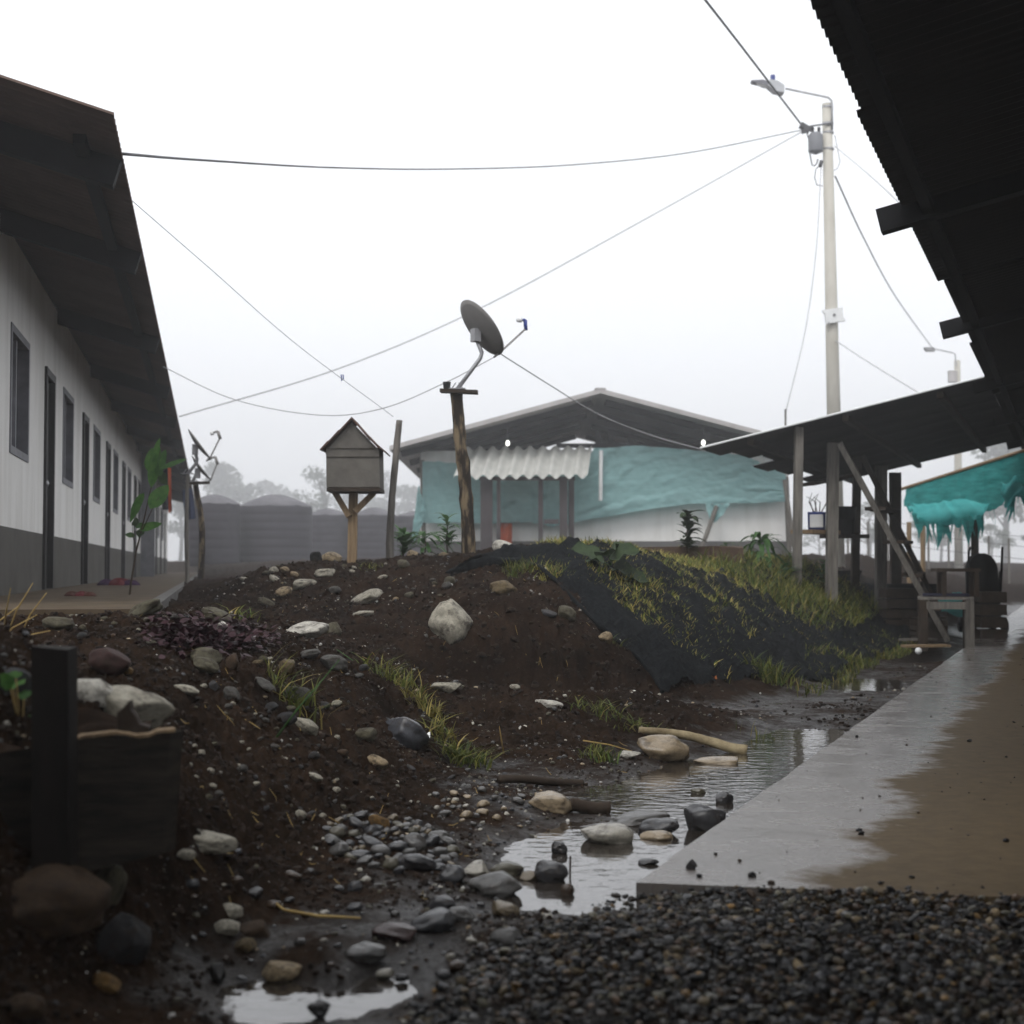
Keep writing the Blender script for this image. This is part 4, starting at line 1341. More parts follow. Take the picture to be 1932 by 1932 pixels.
# stroller
sb = P(1855, 1186, 19.0); sb[2] = 0
st = thing('stroller', sb, 'black baby stroller with rounded back and two curved handles on the walkway', 'stroller')
def S(x, y, z): return sb + V(x, y, z)
mb = MB()
def hood(u, v):
    a = u * 2 - 1
    w_ = .20 - .02 * v
    zt = .30 + .73 * v
    wid = w_ * (1 if zt < .83 else math.sqrt(max(0, 1 - ((zt - .83) / .205) ** 2)))
    return S(a * wid, -.10 - .10 * math.cos(a * 1.5) * math.sin(v * 2.6) + .1 * v, zt)
mb.grid(hood, 16, 20)
mb.grid(lambda u, v: hood(u, v) + V(0, .16, 0), 16, 20)
for s in (0, 1):
    mb.grid(lambda u, v: hood(s, v) + V(0, .16 * u, 0), 4, 20)
mb.build('seat_back', M['black_plastic'], st, True)
MB().prism([S(-.17, -.2, .08), S(.17, -.2, .08), S(.17, .3, .12), S(-.17, .3, .12)], V(0, 0, .28)).build('basket', M['black_plastic'], st)
for s in (-1, 1):
    MB().tube([S(s * .21, -.05, .45), S(s * .215, -.1, .8), S(s * .215, -.13, 1.06), S(s * .205, -.17, 1.10), S(s * .19, -.22, 1.09)], .016, 8).build('handle', M['black_plastic'], st, True)
    MB().tube([S(s * .20, .25, .1), S(s * .205, 0, .42), S(s * .21, -.05, .8)], .013, 8).build('frame_tube', M['black_plastic'], st, True)
    for y in (-.2, .28):
        w_ = S(s * .205, y, .095)
        MB().lathe(w_ - V(.02, 0, 0), [(.02, 0), (.095, 0), (.10, .025), (.095, .05), (.02, .05)], 18, (1, 0, 0)).build('wheel', M['black_plastic'], st, True)
# big dark tub leaning on the bank
tc_ = P(1722, 1150, 18.6); 
tub = MB()
tub.lathe(V(tc_[0], tc_[1], .02), [(0, 0), (.26, 0), (.30, .42), (.325, .60), (.33, .62), (.31, .62), (.285, .42), (.25, .03), (0, .03)], 24)
tag(tub.build('tub', M['black_plastic'], smooth=True), 'large round black tub behind the ladder', 'tub')
for i, (px, py, Y, w_, h_, lab) in enumerate([(1700, 1195, 17.8, .42, .46, 'dark wooden crate under the leaning ladder'), (1752, 1200, 17.2, .34, .30, 'small dark crate between ladder and low table'), (1868, 1190, 17.6, .30, .55, 'upright dark box beside the stroller')]):
    c = P(px, py, Y); c[2] = max(hz1(c[0], c[1]), 0 if np.dot(c, L2) < LW else -.06) - .01
    k_ = thing('crate', c, lab, 'crate', 'crates under the lean-to')
    for z in np.linspace(.05, h_ - .05, 4):
        for sx in (-1, 1):
            MB().beam(c + V(-w_ / 2, sx * w_ / 2, z), c + V(w_ / 2, sx * w_ / 2, z), .02, h_ / 4 - .015).build('slat', M['timber_dark'], k_)
            MB().beam(c + V(sx * w_ / 2, -w_ / 2 + .012, z), c + V(sx * w_ / 2, w_ / 2 - .012, z), .02, h_ / 4 - .015).build('slat', M['timber_dark'], k_)
    MB().beam(c + V(-w_ / 2, 0, h_ + .005), c + V(w_ / 2, 0, h_ + .005), w_, .02).build('lid', M['timber_dark'], k_)
# boards on the ground by the ladder
for i, (x0, y0, x1, y1, m, lab) in enumerate([(1702, 1207, 1762, 1206, 'timber_grey', 'pale plank on the ground left of the ladder foot'), (1705, 1219, 1788, 1218, 'timber_brown', 'brown plank lying in front of the ladder foot'), (1715, 1195, 1770, 1197, 'timber_dark', 'dark board behind the planks at the ladder foot')]):
    a, b_ = G(x0, y0, .03 + .03 * (i == 2)), G(x1, y1, .03 + .03 * (i == 2))
    tag(MB().beam(a, b_, .14, .025).build('plank', M[m]), lab, 'plank', 'planks by the ladder')
c = G(1733, 1233, .0)
tag(MB().lathe(c - V(0, 0, .01), [(0, 0), (.025, .008), (.036, .03), (.03, .055), (.012, .068), (0, .07)], 14).build('ball', M['white_plastic'], smooth=True), 'small white ball on the dirt by the walkway', 'ball')
# pots on the shelves
c = P(1541, 1000, 17.2)
pk = thing('paint_bucket', c, 'blue and white bucket with dry twigs on the lean-to shelf', 'bucket')
MB().lathe(c, [(0, 0), (.10, 0), (.105, .20), (.11, .21), (.10, .21), (.095, .02), (0, .02)], 18).build('bucket', M['blue_plastic'], pk, True)
MB().grid(lambda u, v: c + V(.1065 * math.sin((u - .5) * 1.6 - .25), -.1065 * math.cos((u - .5) * 1.6 - .25), .03 + .15 * v), 8, 2).build('paper_band', M['white_plastic'], pk, True)
mb = MB()
for k in range(6):
    mb.tube([c + V(rng.uniform(-.04, .04), 0, .1), c + V(rng.uniform(-.12, .12), rng.uniform(-.05, .05), .33), c + V(rng.uniform(-.2, .16), rng.uniform(-.1, .1), .33 + rng.uniform(.05, .17))], [.008, .006, .003], 5)
mb.build('twigs', M['stem'], pk)
c = P(1592, 1010, 18.4)
tag(MB().lathe(c, [(0, 0), (.13, 0), (.155, .33), (.165, .36), (.15, .36), (.14, .05), (0, .05)], 18).build('pot', M['black_plastic'], smooth=True), 'tall black pot on the lean-to shelf right of the bucket', 'pot')
c = P(1600, 1060, 21.5); c[2] = hz1(c[0], c[1])
tag(MB().lathe(c, [(0, 0), (.13, 0), (.20, .26), (.21, .27), (.19, .27), (.12, .02), (0, .02)], 18).build('pot', M['black_plastic'], smooth=True), 'wide black pot on the ground behind the lean-to posts', 'pot')
# ragged green net on a rail further on
RZ = 27.2
ra, rb_ = P(1690, 926, RZ), P(1945, 846, RZ - 3.4)
tag(MB().tube([ra, rb_], .03, 8).build('rail', M['timber_brown']), 'slanted timber rail holding the ragged green net', 'rail')
nroot = thing('shade_net', P(1800, 960, RZ - .8), 'torn turquoise shade net drooping in rags from the rail on the right', 'net')


def tp(u): return ra * (1 - u) + rb_ * u


def vn(a, b_, s_): return float(fbm(np.array([a]), np.array([b_]), 3, s_)[0])


mb = MB()
def upper(u, v):
    h_ = .42 + .28 * u + .22 * math.sin(u * 3.1) + .16 * vn(u * 16, 2.5, 4)
    return tp(.09 + .91 * u) - V(0, 0, h_ * v) + V(.03 * vn(u * 9, v * 3, 6), .18 * math.sin(v * 1.6) + .12 * vn(u * 14, v * 1.2, 8), 0)
M['teal_pale'] = mat('teal_pale', (.08, .50, .50), (.14, .62, .61), .7, 5, stretch=(.5, .5, 2), bump=.3, bscale=9, trans=.5)  # paler copy of the net's teal: skylight through the fold put into the colour
mb = MB()
def pouch(u, v):
    w_ = math.sin(math.pi * u) ** .6
    top = P(1712 + 150 * u, 950 + 6 * math.sin(u * 9) - 8 * u + 10 * vn(u * 7, 1., 3), RZ - .5 - 2.0 * u)
    drop = .08 + .34 * w_ + .10 * vn(u * 13, 4.4, 5)
    return top + V(.05 * math.sin(v * 3 + u * 8), -.42 * math.sin(v * 2.4) * w_, -drop * v)
mb.grid(pouch, 50, 12)
def side(u, v):
    top = P(1884 + 44 * u, 905 + 8 * math.sin(u * 7), RZ - 2.9 - .4 * u)
    return top + V(.04 * math.sin(v * 9 + u * 4), -.2 * math.sin(v * 2.2), -(.42 + .2 * vn(u * 6, 2., 9)) * v)
mb.grid(side, 18, 12)
mb.build('lower_fold', M['teal_pale'], nroot, True)
mb = MB()
mb.grid(upper, 80, 14)
for k in range(75):
    u = rng.uniform(.03, .99)
    p = upper(u, 1) if k % 2 else pouch(u, .95)
    l_ = rng.uniform(.10, .48) * (1.5 if rng.random() < .15 else 1); dx = rng.uniform(-.14, .16)
    w_ = .006 + .09 * rng.random() ** 3
    q = p + V(dx * .5, -.05, -l_ * .55)
    mb.add([p + V(-w_, 0, .04), p + V(w_, .01, .04), q + V(w_ * .6, .02, 0), q - V(w_ * .6, .02, 0), p + V(dx, .02, -l_)], [(0, 1, 2, 3), (3, 2, 4)])
mb.build('upper_sheet', M['teal_shade'], nroot, True)
for i, (px, y0, y1, Y, r, m, lab) in enumerate([(1839, 975, 1120, 25.5, .07, 'timber_dark', 'dark post under the torn turquoise net'), (1715, 985, 1060, 30, .05, 'timber_brown', 'thin brown stake left under the torn net'), (1741, 990, 1062, 29, .05, 'timber_brown', 'second thin brown stake under the torn net')]):
    a = P(px, y1, Y); a[2] = hz1(a[0], a[1]) - .1
    tag(MB().tube([a, P(px, y0, Y)], r, 8).build('post', M[m]), lab, 'post', 'stakes under the torn net')
mb = MB()
c = P(1800, 1085, 24.0); c[2] = hz1(c[0], c[1]) - .05
mb.grid(lambda u, v: c + V((u - .5) * 1.4, (v - .5) * .9, .05 + .34 * math.sin(math.pi * u) * math.sin(math.pi * v) * (1 + .5 * math.sin(u * 17 + v * 9) * .4)), 24, 12)
tag(mb.build('tarpaulin', M['teal_shade'], smooth=True), 'crumpled turquoise tarpaulin heaped behind the low table', 'tarpaulin')

# ------------------------------------------------------------------ water tanks in the fog
def tank(px0, px1, ytop, ypeak, Y, label):
    c0, c1__ = P(px0, 1057, Y), P(px1, 1057, Y)
    r = (c1__[0] - c0[0]) / 2
    c = V((c0[0] + c1__[0]) / 2, Y, hz1((c0[0] + c1__[0]) / 2, Y) - .1)
    zt = P(px0, ytop, Y)[2] - c[2]; zp = P(px0, ypeak, Y)[2] - c[2]
    t_ = thing('water_tank', c, label, 'water tank', 'dark water tanks in the fog')
    pr_ = [(0, 0), (r * .97, 0)]
    for k in range(7):
        z = zt * k / 7
        pr_ += [(r, z + .04), (r, z + zt / 7 - .06), (r * .985, z + zt / 7 - .03)]
    MB().lathe(c, pr_ + [(r * .97, zt)], 36).build('body', M['tank'], t_, True)
    lid = MB()
    NA = 32
    b0 = len(lid.v)
    prof = [(1.0, 0), (.8, .35), (.5, .72), (.22, .98), (.1, 1.0), (0, 1.0)]
    for f, h_ in prof:
        for a in range(NA):
            an = 2 * math.pi * a / NA
            bulge = .06 * (1 if a % 4 == 0 else 0) * (1 - f * .5)
            lid.v.append(tuple(c + V(r * f * math.cos(an), r * f * math.sin(an), zt + (zp - zt) * h_ + bulge)))
    for i in range(len(prof) - 1):
        for a in range(NA):
            a2 = (a + 1) % NA
            lid.f.append((b0 + i * NA + a, b0 + i * NA + a2, b0 + (i + 1) * NA + a2, b0 + (i + 1) * NA + a))
    lid.build('lid', M['tank_lid'], t_, True)


tank(353, 452, 952, 936, 58, 'dark water tank nearest the left row house')
tank(447, 588, 957, 936, 60, 'widest dark water tank with a high lid')
tank(575, 662, 973, 962, 66, 'low dark water tank left behind the birdhouse post')
tank(664, 748, 973, 960, 66, 'low dark water tank between the birdhouse and the leaning pole')
tank(744, 838, 975, 966, 68, 'low dark water tank beside the corner of the back house')


# ------------------------------------------------------------------ trees in the fog
def fog_tree(name, px, Y, ytop, wpx, label, n=2600, seed=0, sparse=False, base=None, ybot=None, group='trees in the fog'):
    r_ = np.random.default_rng(seed)
    c = P(px, 1060, Y); c[2] = hz1(c[0], c[1]) if base is None else base
    ht = P(px, ytop, Y)[2] - c[2]
    wd = wpx / FPX * Y
    t_ = thing(name, c, label, 'tree', group)
    tr_ = MB()
    tr_.tube([c - V(0, 0, .3), c + V(.02 * ht, 0, ht * .35), c + V(.0, 0, ht * .75)], [ht * .03, ht * .022, ht * .008], 8)
    clumps = []
    nb = 9 if not sparse else 14
    for k in range(nb):
        z = ht * r_.uniform(.4, .93)
        a = r_.uniform(0, 6.28)
        rr = wd * .42 * (1.15 - abs(z / ht - .6) * 1.5) * r_.uniform(.4, 1)
        e = c + V(rr * math.cos(a), rr * math.sin(a), z)
        s_ = c + V(0, 0, z * .7)
        tr_.tube([s_, (s_ + e) / 2 + V(0, 0, ht * .02), e], [ht * .010, ht * .007, ht * .003], 5)
        clumps.append((e, ht * r_.uniform(.08, .17) * (.75 if sparse else 1)))
    tr_.build('trunk', M['trunk'], t_, True)
    if not sparse: clumps.append((c + V(0, 0, ht * .85), ht * .14))
    ls = ht * (.016 if sparse else .022)
    vs, fs = [], []
    per = n // len(clumps)
    pts = []
    for e, rr in clumps:
        q = r_.normal(0, 1, (per, 3)); q /= np.linalg.norm(q, axis=1)[:, None]
        q *= (r_.uniform(0, 1, (per, 1)) ** .45) * rr * np.array([1.25, 1.25, .75])
        pts.append(e + q)
    pts = np.concatenate(pts)
    m_ = len(pts)
    d1 = r_.normal(0, 1, (m_, 3)); d1 /= np.linalg.norm(d1, axis=1)[:, None]
    d2 = np.cross(d1, r_.normal(0, 1, (m_, 3))); d2 /= np.linalg.norm(d2, axis=1)[:, None]
    s_ = ls * r_.uniform(.6, 1.5, (m_, 1))
    vv = np.stack([pts - d1 * s_, pts + d2 * s_ * .45, pts + d1 * s_, pts - d2 * s_ * .45], 1).reshape(-1, 3)
    me = mesh_np('crown', vv, np.arange(m_ * 4), np.full(m_, 4), M['fog_leaf'], False)
    link('crown', me, t_)


fog_tree('tree', 420, 260, 868, 120, 'faint rounded tree behind the tanks beside the left eave', 3000, 1)
fog_tree('tree', 520, 330, 905, 200, 'broad dim tree behind the widest tank', 3000, 2)
fog_tree('tree', 612, 190, 868, 95, 'thin wispy tree between the tanks and the birdhouse', 1500, 3, sparse=True)
fog_tree('tree', 700, 300, 890, 150, 'pale tree directly behind the birdhouse', 3000, 4)
fog_tree('tree', 770, 280, 905, 120, 'pale tree left of the back house', 2600, 5)
fog_tree('tree', 340, 220, 915, 60, 'low bush like tree seen past the end of the left row house', 1500, 6)
fog_tree('tree', 1640, 170, 945, 130, 'grey tree seen between the lean-to posts', 2500, 7, group='trees behind the lean-to')
fog_tree('tree', 1775, 180, 960, 150, 'grey tree behind the torn turquoise net', 2600, 8, group='trees behind the lean-to')
fog_tree('tree', 1895, 190, 815, 110, 'tall faint tree above the torn turquoise net', 2000, 9, group='trees behind the lean-to')
fog_tree('tree', 1870, 150, 985, 150, 'low grey tree at the far end of the walkway', 2600, 10, group='trees behind the lean-to')
fog_tree('bush', 1545, 160, 985, 80, 'low grey bush seen below the lean-to shelf', 1500, 11, group='trees behind the lean-to')
# wire fence far right
fc = thing('fence', V(P(1800, 1060, 45)[0], 45, 1), 'thin post and wire fence in the fog behind the torn net', 'fence')
prev = None
for k in range(10):
    px = 1600 + k * 38
    a = P(px, 1062, 46); a[2] = hz1(a[0], a[1]) - .1; b_ = a + V(0, 0, 1.5)
    MB().tube([a, b_], .035, 6).build('fence_post', M['timber_grey'], fc)
mb = MB()
for z in (.4, .8, 1.2, 1.5):
    a = P(1600, 1062, 46); b_ = P(1600 + 9 * 38, 1062, 46); a[2] = hz1(a[0], a[1]); b_[2] = hz1(b_[0], b_[1])
    mb.tube([a + V(0, 0, z), b_ + V(0, 0, z)], .008, 5)
mb.build('wire', M['cable'], fc)

# ------------------------------------------------------------------ stones
STONE_ME = []


def stone_mesh(seed, sub=3, flat=.6, ang=.0):
    r_ = random.Random(seed)
    bm = bmesh.new()
    bmesh.ops.create_icosphere(bm, subdivisions=sub, radius=1)
    from mathutils import noise as mn
    off = Vector((r_.uniform(0, 50), r_.uniform(0, 50), r_.uniform(0, 50)))
    cuts = []
    for k in range(int(ang * 10)):
        d = Vector((r_.gauss(0, 1), r_.gauss(0, 1), r_.gauss(0, 1))).normalized()
        cuts.append((d, r_.uniform(.55, .85)))
    for v in bm.verts:
        p = v.co.copy()
        k = 1 + .32 * mn.noise(p * .9 + off) + .12 * mn.noise(p * 2.2 + off) + .035 * mn.noise(p * 5 + off)
        p *= k
        for d, h in cuts:
            e = p.dot(d) - h
            if e > 0: p -= d * e * .85
        v.co = p
    # normalise to unit half-extents
    for ax in range(3):
        mx = max(v.co[ax] for v in bm.verts); mn_ = min(v.co[ax] for v in bm.verts)
        for v in bm.verts:
            v.co[ax] = (v.co[ax] - (mx + mn_) / 2) / ((mx - mn_) / 2)
    me = bpy.data.meshes.new('stone')
    bm.to_mesh(me); bm.free()
    for p in me.polygons: p.use_smooth = True
    me.materials.append(M['stone'])
    return me


for k in range(9): STONE_ME.append(stone_mesh(100 + k, 3, ang=(.3, .2, .4, .3, .5, .8, .2, .5, .8)[k]))
# palette: albedo
PAL = {'pale': (.30, .285, .245), 'white': (.42, .41, .385), 'grey': (.12, .118, .115), 'dark': (.045, .045, .05), 'blue': (.085, .09, .105), 'tan': (.19, .145, .085),
       'buff': (.26, .205, .135), 'brown': (.085, .055, .035), 'ochre': (.22, .13, .045), 'red': (.06, .03, .028), 'slate': (.07, .072, .08), 'black': (.018, .018, .019), 'olive': (.13, .12, .085)}
PAL = {k_: tuple(c_ * (1.0 if k_ in ('pale', 'white', 'buff') else .6) for c_ in v_) for k_, v_ in PAL.items()}     # wet stone
HERO = []


def hero(px, py, w, h, colr, label, rot=0.0, ang=0, wet=False, sink=.34, mesh=None, depth_ratio=.8, seed=None, tilt=0.0, Y=None, land=None, under=0.0, name='stone'):
    """a stone whose middle shows at photo pixel px,py and whose outline is about w x h pixels"""
    base = T(px, py + h * .42) if Y is None else P(px, py + h * .42, Y)
    s = base[1] / FPX
    a, c = w / 2 * s, h / 2 * s
    b_ = min(a, max(c, a * depth_ratio))
    # seen from slightly above, the drawn height mixes height and depth
    me = mesh or stone_mesh(seed if seed is not None else int(px * 7 + py), 4, ang=max(ang, .35))
    o = bpy.data.objects.new(name, me)
    COL.objects.link(o)
    zc = base[2] + c * (1 - sink * 1.2) - under
    o.location = (base[0], base[1] + b_ * .4, zc)
    o.scale = (a, b_, c * 1.12)
    o.rotation_euler = (0, R(rot), R(random.Random(int(px)).uniform(-12, 12)))
    o.color = (*PAL[colr], 1)
    if wet and o.material_slots:
        o.material_slots[0].link = 'OBJECT'; o.material_slots[0].material = M['stone_wet']
    tag(o, label, 'stone')
    HERO.append((px, py, w, h, land or label.split(' ')[0]))
    return o


hero(848, 1185, 78, 78, 'pale', 'large rounded pale boulder bulging out of the bare mound face', -38, .0, seed=5, sink=.2, land='large pale boulder')
hero(764, 1383, 92, 56, 'blue', 'smooth dark blue grey boulder among the grass tufts', 30, 0, wet=True, seed=21, land='blue grey boulder')
hero(950, 1110, 56, 28, 'tan', 'smooth tan cobble below the end of the black netting', 4, 0, seed=7, land='tan cobble below the netting')
hero(950, 1033, 46, 34, 'white', 'pale pointed rock on the mound crest beside the dish post', 0, .7, seed=33, Y=12.0, land='pointed rock')
hero(578, 1186, 84, 32, 'white', 'white angular slab on the slope left of the mound', -12, .6, seed=14, land='white slab')
hero(628, 1186, 34, 26, 'olive', 'greenish broken stone touching the white angular slab', 10, .7, seed=15)
hero(106, 1182, 60, 27, 'olive', 'flat tan grey stone behind the planter post at far left', 0, 0, seed=18, land='flat stone far left')
hero(204, 1250, 84, 50, 'red', 'dark reddish brown rock behind the planter', 6, .3, seed=22, land='reddish rock')
hero(232, 1347, 172, 80, 'pale', 'largest pale boulder right behind the planter corner', 8, .2, seed=41, sink=.35, land='largest pale boulder')
hero(168, 1302, 84, 50, 'white', 'white elongated stone between the planter post and the largest boulder', 16, .0, seed=42, land='white elongated stone')
hero(30, 1290, 60, 60, 'slate', 'bluish stone behind the green leaves in the planter', 10, 0, seed=43)
hero(80, 1718, 225, 128, 'brown', 'huge brown boulder in front of the planter at the left edge', 6, 0, seed=47, sink=.25, land='huge brown boulder')
hero(200, 1672, 62, 82, 'olive', 'dull olive stone behind the huge brown boulder', 20, 0, seed=48)
hero(232, 1775, 96, 104, 'dark', 'dark rock with pale veins right of the huge brown boulder', 10, .6, seed=49, land='dark veined rock')
hero(1252, 1411, 104, 56, 'buff', 'big smooth buff boulder at the puddle edge under the pale log', 8, .0, wet=True, seed=52, land='buff boulder')
hero(1352, 1433, 84, 20, 'buff', 'low buff stone half under water beside the log end', 0, 0, wet=True, seed=53, under=.01)
hero(1040, 1515, 84, 36, 'buff', 'buff flat stone at the left tip of the upper puddle', 6, .1, wet=True, seed=55, land='buff flat stone')
hero(1146, 1576, 98, 44, 'pale', 'pale wedge shaped stone lying in the lower puddle', 4, .3, wet=True, seed=57, land='pale wedge stone')
hero(1200, 1547, 130, 26, 'grey', 'long flat grey stone behind the pale wedge stone', -4, 0, wet=True, seed=58)
hero(1330, 1546, 78, 56, 'dark', 'dark wet rock against the edge of the walkway', 6, .2, wet=True, seed=59, land='dark walkway rock')
hero(1244, 1560, 78, 34, 'dark', 'dark low rock between the pale wedge stone and the walkway', -6, .3, wet=True, seed=60)
hero(1240, 1578, 62, 20, 'buff', 'small buff stone in front of the low dark rock in the puddle', 0, 0, wet=True, seed=61)
hero(1318, 1494, 30, 14, 'olive', 'small flat stone alone in the open puddle', 0, 0, wet=True, seed=62, under=.0)
hero(1368, 1508, 34, 26, 'dark', 'dark knobbly lump at the water edge by the walkway', 0, .5, wet=True, seed=63)
hero(1056, 1603, 32, 28, 'black', 'small black stone with a green sprig in the puddle', 0, .3, wet=True, seed=64)
hero(1040, 1648, 66, 46, 'dark', 'dark domed stone standing in the lower puddle', 4, 0, wet=True, seed=65, land='dark domed stone')
hero(1070, 1682, 28, 28, 'brown', 'small brown stone at the tip of the lower puddle', 20, .4, wet=True, seed=66)
hero(934, 1672, 104, 50, 'grey', 'broad grey wet stone at the left shore of the lower puddle', -8, 0, wet=True, seed=67, land='broad grey stone')
hero(956, 1640, 66, 30, 'olive', 'olive stone behind the broad grey wet stone', 0, 0, wet=True, seed=68)
hero(1000, 1655, 40, 22, 'tan', 'small tan stone left of the dark domed stone', 0, 0, wet=True, seed=69)
hero(854, 1650, 52, 42, 'slate', 'rounded slate stone left of the puddle', 0, .0, wet=True, seed=70, land='rounded slate stone')
hero(898, 1640, 52, 32, 'pale', 'pale blocky stone between the slate stone and the puddle', 4, .6, wet=True, seed=71)
hero(786, 1630, 76, 34, 'dark', 'long dark stone at the foot of the pebble heap', 8, .0, wet=True, seed=72, land='long dark stone')
hero(782, 1590, 48, 36, 'grey', 'blocky grey stone on top of the pebble heap', 20, .6, wet=True, seed=73, land='blocky stone')
hero(715, 1552, 40, 32, 'ochre', 'upright ochre stone at the back of the pebble heap', 0, .2, seed=74, land='ochre stone')
hero(390, 1596, 108, 34, 'pale', 'long pale flat stone right of the planter', 9, .0, seed=76, land='long pale stone')
hero(350, 1624, 34, 20, 'pale', 'small pale stone in front of the long flat one', 0, 0, seed=77)
hero(318, 1592, 20, 22, 'pale', 'little pale stone wedged at the planter corner', 30, 0, seed=78)
hero(530, 1832, 76, 36, 'buff', 'cream angular stone above the nearest puddle', -12, .4, seed=79, land='cream stone')
hero(462, 1786, 42, 26, 'tan', 'small round tan stone up left of the cream stone', 0, 0, seed=80)
hero(425, 1752, 52, 30, 'pale', 'pale half buried stone in the mud right of the planter', 8, .3, seed=81)
hero(478, 1755, 60, 32, 'brown', 'brown lump touching the pale half buried stone', 0, .4, seed=82)
hero(435, 1724, 46, 24, 'pale', 'pale stone above the brown lump in the mud', 10, 0, seed=83)
hero(196, 1857, 56, 34, 'ochre', 'orange brown broken stone in the lower left corner', 22, .8, seed=84, land='orange stone')
hero(40, 1905, 84, 50, 'brown', 'dim brown stone at the bottom left corner', 0, 0, seed=85)
hero(410, 1838, 30, 40, 'black', 'black stone at the left end of the nearest puddle', 0, .3, wet=True, seed=86)
hero(600, 1905, 46, 34, 'black', 'black lump sticking out of the nearest puddle', 0, .4, wet=True, seed=87)
hero(955, 1775, 66, 42, 'grey', 'grey angular stone on the left edge of the gravel', 6, .6, wet=True, seed=88, land='grey stone on the gravel')
hero(1266, 1816, 50, 36, 'buff', 'round yellowish stone on the gravel', 0, 0, seed=89, land='yellowish stone')
hero(1576, 1762, 84, 32, 'slate', 'flat slate grey stone half buried in the gravel', -10, .5, seed=90, land='slate stone')
hero(688, 1806, 82, 38, 'grey', 'smooth grey stone in the mud above the nearest puddle', 0, 0, wet=True, seed=91, land='smooth grey stone')
hero(742, 1762, 84, 32, 'red', 'dark reddish flat stone in the mud left of the gravel', 6, .2, wet=True, seed=92, land='reddish flat stone')
hero(815, 1742, 96, 40, 'slate', 'long wet slate piece in the mud left of the gravel', -14, .5, wet=True, seed=93, land='wet slate piece')
hero(870, 1725, 56, 26, 'grey', 'flat grey stone right of the wet slate piece', 10, .4, wet=True, seed=94)
hero(832, 1705, 54, 30, 'dark', 'dark rounded stone behind the wet slate piece', 0, .0, wet=True, seed=95)
hero(955, 1722, 54, 26, 'tan', 'tan broken stone at the corner of gravel and puddle', 12, .6, wet=True, seed=96)
hero(1224, 1628, 40, 14, 'dark', 'thin dark stone in the puddle by the walkway corner', 0, .3, wet=True, seed=97)
hero(1036, 1328, 54, 15, 'white', 'small white flat stone on the low dirt ridge', 10, .4, seed=98, land='white flat stone')
hero(840, 1308, 56, 20, 'pale', 'pale rough stone at the foot of the dark cut bank', 0, .7, seed=99, land='pale rough stone')
hero(972, 1302, 22, 12, 'pale', 'tiny pale stone on the crest of the low dirt ridge', 20, .4, seed=101)
hero(1070, 1168, 36, 26, 'olive', 'olive grey cobble close to the edge of the black netting', 14, 0, seed=102, land='olive cobble')
hero(1036, 1168, 36, 15, 'slate', 'thin slate cobble left of the olive grey cobble', 10, 0, seed=103)
hero(1143, 1209, 30, 22, 'buff', 'buff cobble resting against the black netting edge', 10, .1, seed=104)
hero(690, 1126, 62, 24, 'pale', 'pale lens shaped stone high on the bare slope', -20, .2, seed=105, land='pale lens stone')
hero(685, 1158, 40, 11, 'pale', 'thin pale stone below the lens shaped stone', -8, .3, seed=106)
hero(410, 1162, 66, 26, 'olive', 'log shaped stone on the dark leaf litter', 24, 0, seed=107, land='log shaped stone')
hero(270, 1152, 68, 26, 'olive', 'long stone leaning by the foot of the sapling', -22, 0, seed=108, land='leaning stone by the sapling')
hero(420, 1187, 38, 22, 'white', 'white chip on the dark leaf litter', 10, .7, seed=109)
hero(386, 1240, 62, 30, 'olive', 'olive oval stone below the leaf litter', 8, 0, seed=110, land='olive oval stone')
hero(386, 1262, 54, 26, 'olive', 'second olive stone just under the olive oval one', 20, .2, seed=111)
hero(437, 1248, 26, 30, 'brown', 'upright brown oval stone right of the olive oval stone', 0, 0, seed=112)
hero(537, 1257, 42, 28, 'tan', 'reddish tan angular stone on the near slope', -26, .5, seed=113, land='reddish tan stone')
hero(583, 1250, 40, 17, 'grey', 'grey stone right of the reddish tan one', -12, .2, seed=114)
hero(628, 1257, 54, 28, 'grey', 'grey domed stone under the long grass blades', 8, 0, seed=115, land='grey domed stone')
hero(350, 1300, 50, 16, 'pale', 'long pale pebble in the middle of the near slope', 22, 0, seed=116, land='long pale pebble')
hero(436, 1308, 34, 26, 'grey', 'round grey stone on the near slope', 10, 0, seed=117, land='round grey stone')
hero(402, 1295, 18, 18, 'slate', 'small upright slate pebble left of the round grey stone', 0, .4, seed=118)
hero(498, 1300, 48, 18, 'grey', 'long grey stone left of the straw coloured tuft', 32, .0, seed=119, land='long grey stone')
hero(556, 1312, 62, 28, 'grey', 'broad grey stone lying in the grass tuft', 10, 0, seed=120)
hero(512, 1333, 26, 16, 'slate', 'rounded slate pebble at the root of the grass tuft', 0, 0, seed=121)
hero(575, 1372, 56, 24, 'pale', 'pale splinter stone under the grass tuft', 28, .5, seed=122)
hero(541, 1366, 40, 24, 'dark', 'dark stone in the shade of the grass tuft', 0, .2, seed=123)
hero(690, 1387, 38, 24, 'olive', 'round olive stone left of the blue grey boulder', 0, 0, seed=124, land='round olive stone')
hero(711, 1437, 42, 24, 'buff', 'rough buff stone below the blue grey boulder', 16, .3, seed=125, land='rough buff stone')
hero(593, 1472, 32, 15, 'pale', 'thin pale stone alone on the bare near slope', 16, .2, seed=126, land='thin pale stone')
hero(241, 1268, 20, 20, 'ochre', 'small yellow ochre pebble right of the reddish brown rock', 0, 0, seed=127)
hero(1190, 1425, 40, 16, 'white', 'white scrap of stone left of the buff boulder', 0, .5, seed=128)
hero(780, 1046, 26, 20, 'buff', 'buff cobble behind the crest between birdhouse and leaning pole', 0, .1, seed=129, Y=13.4)
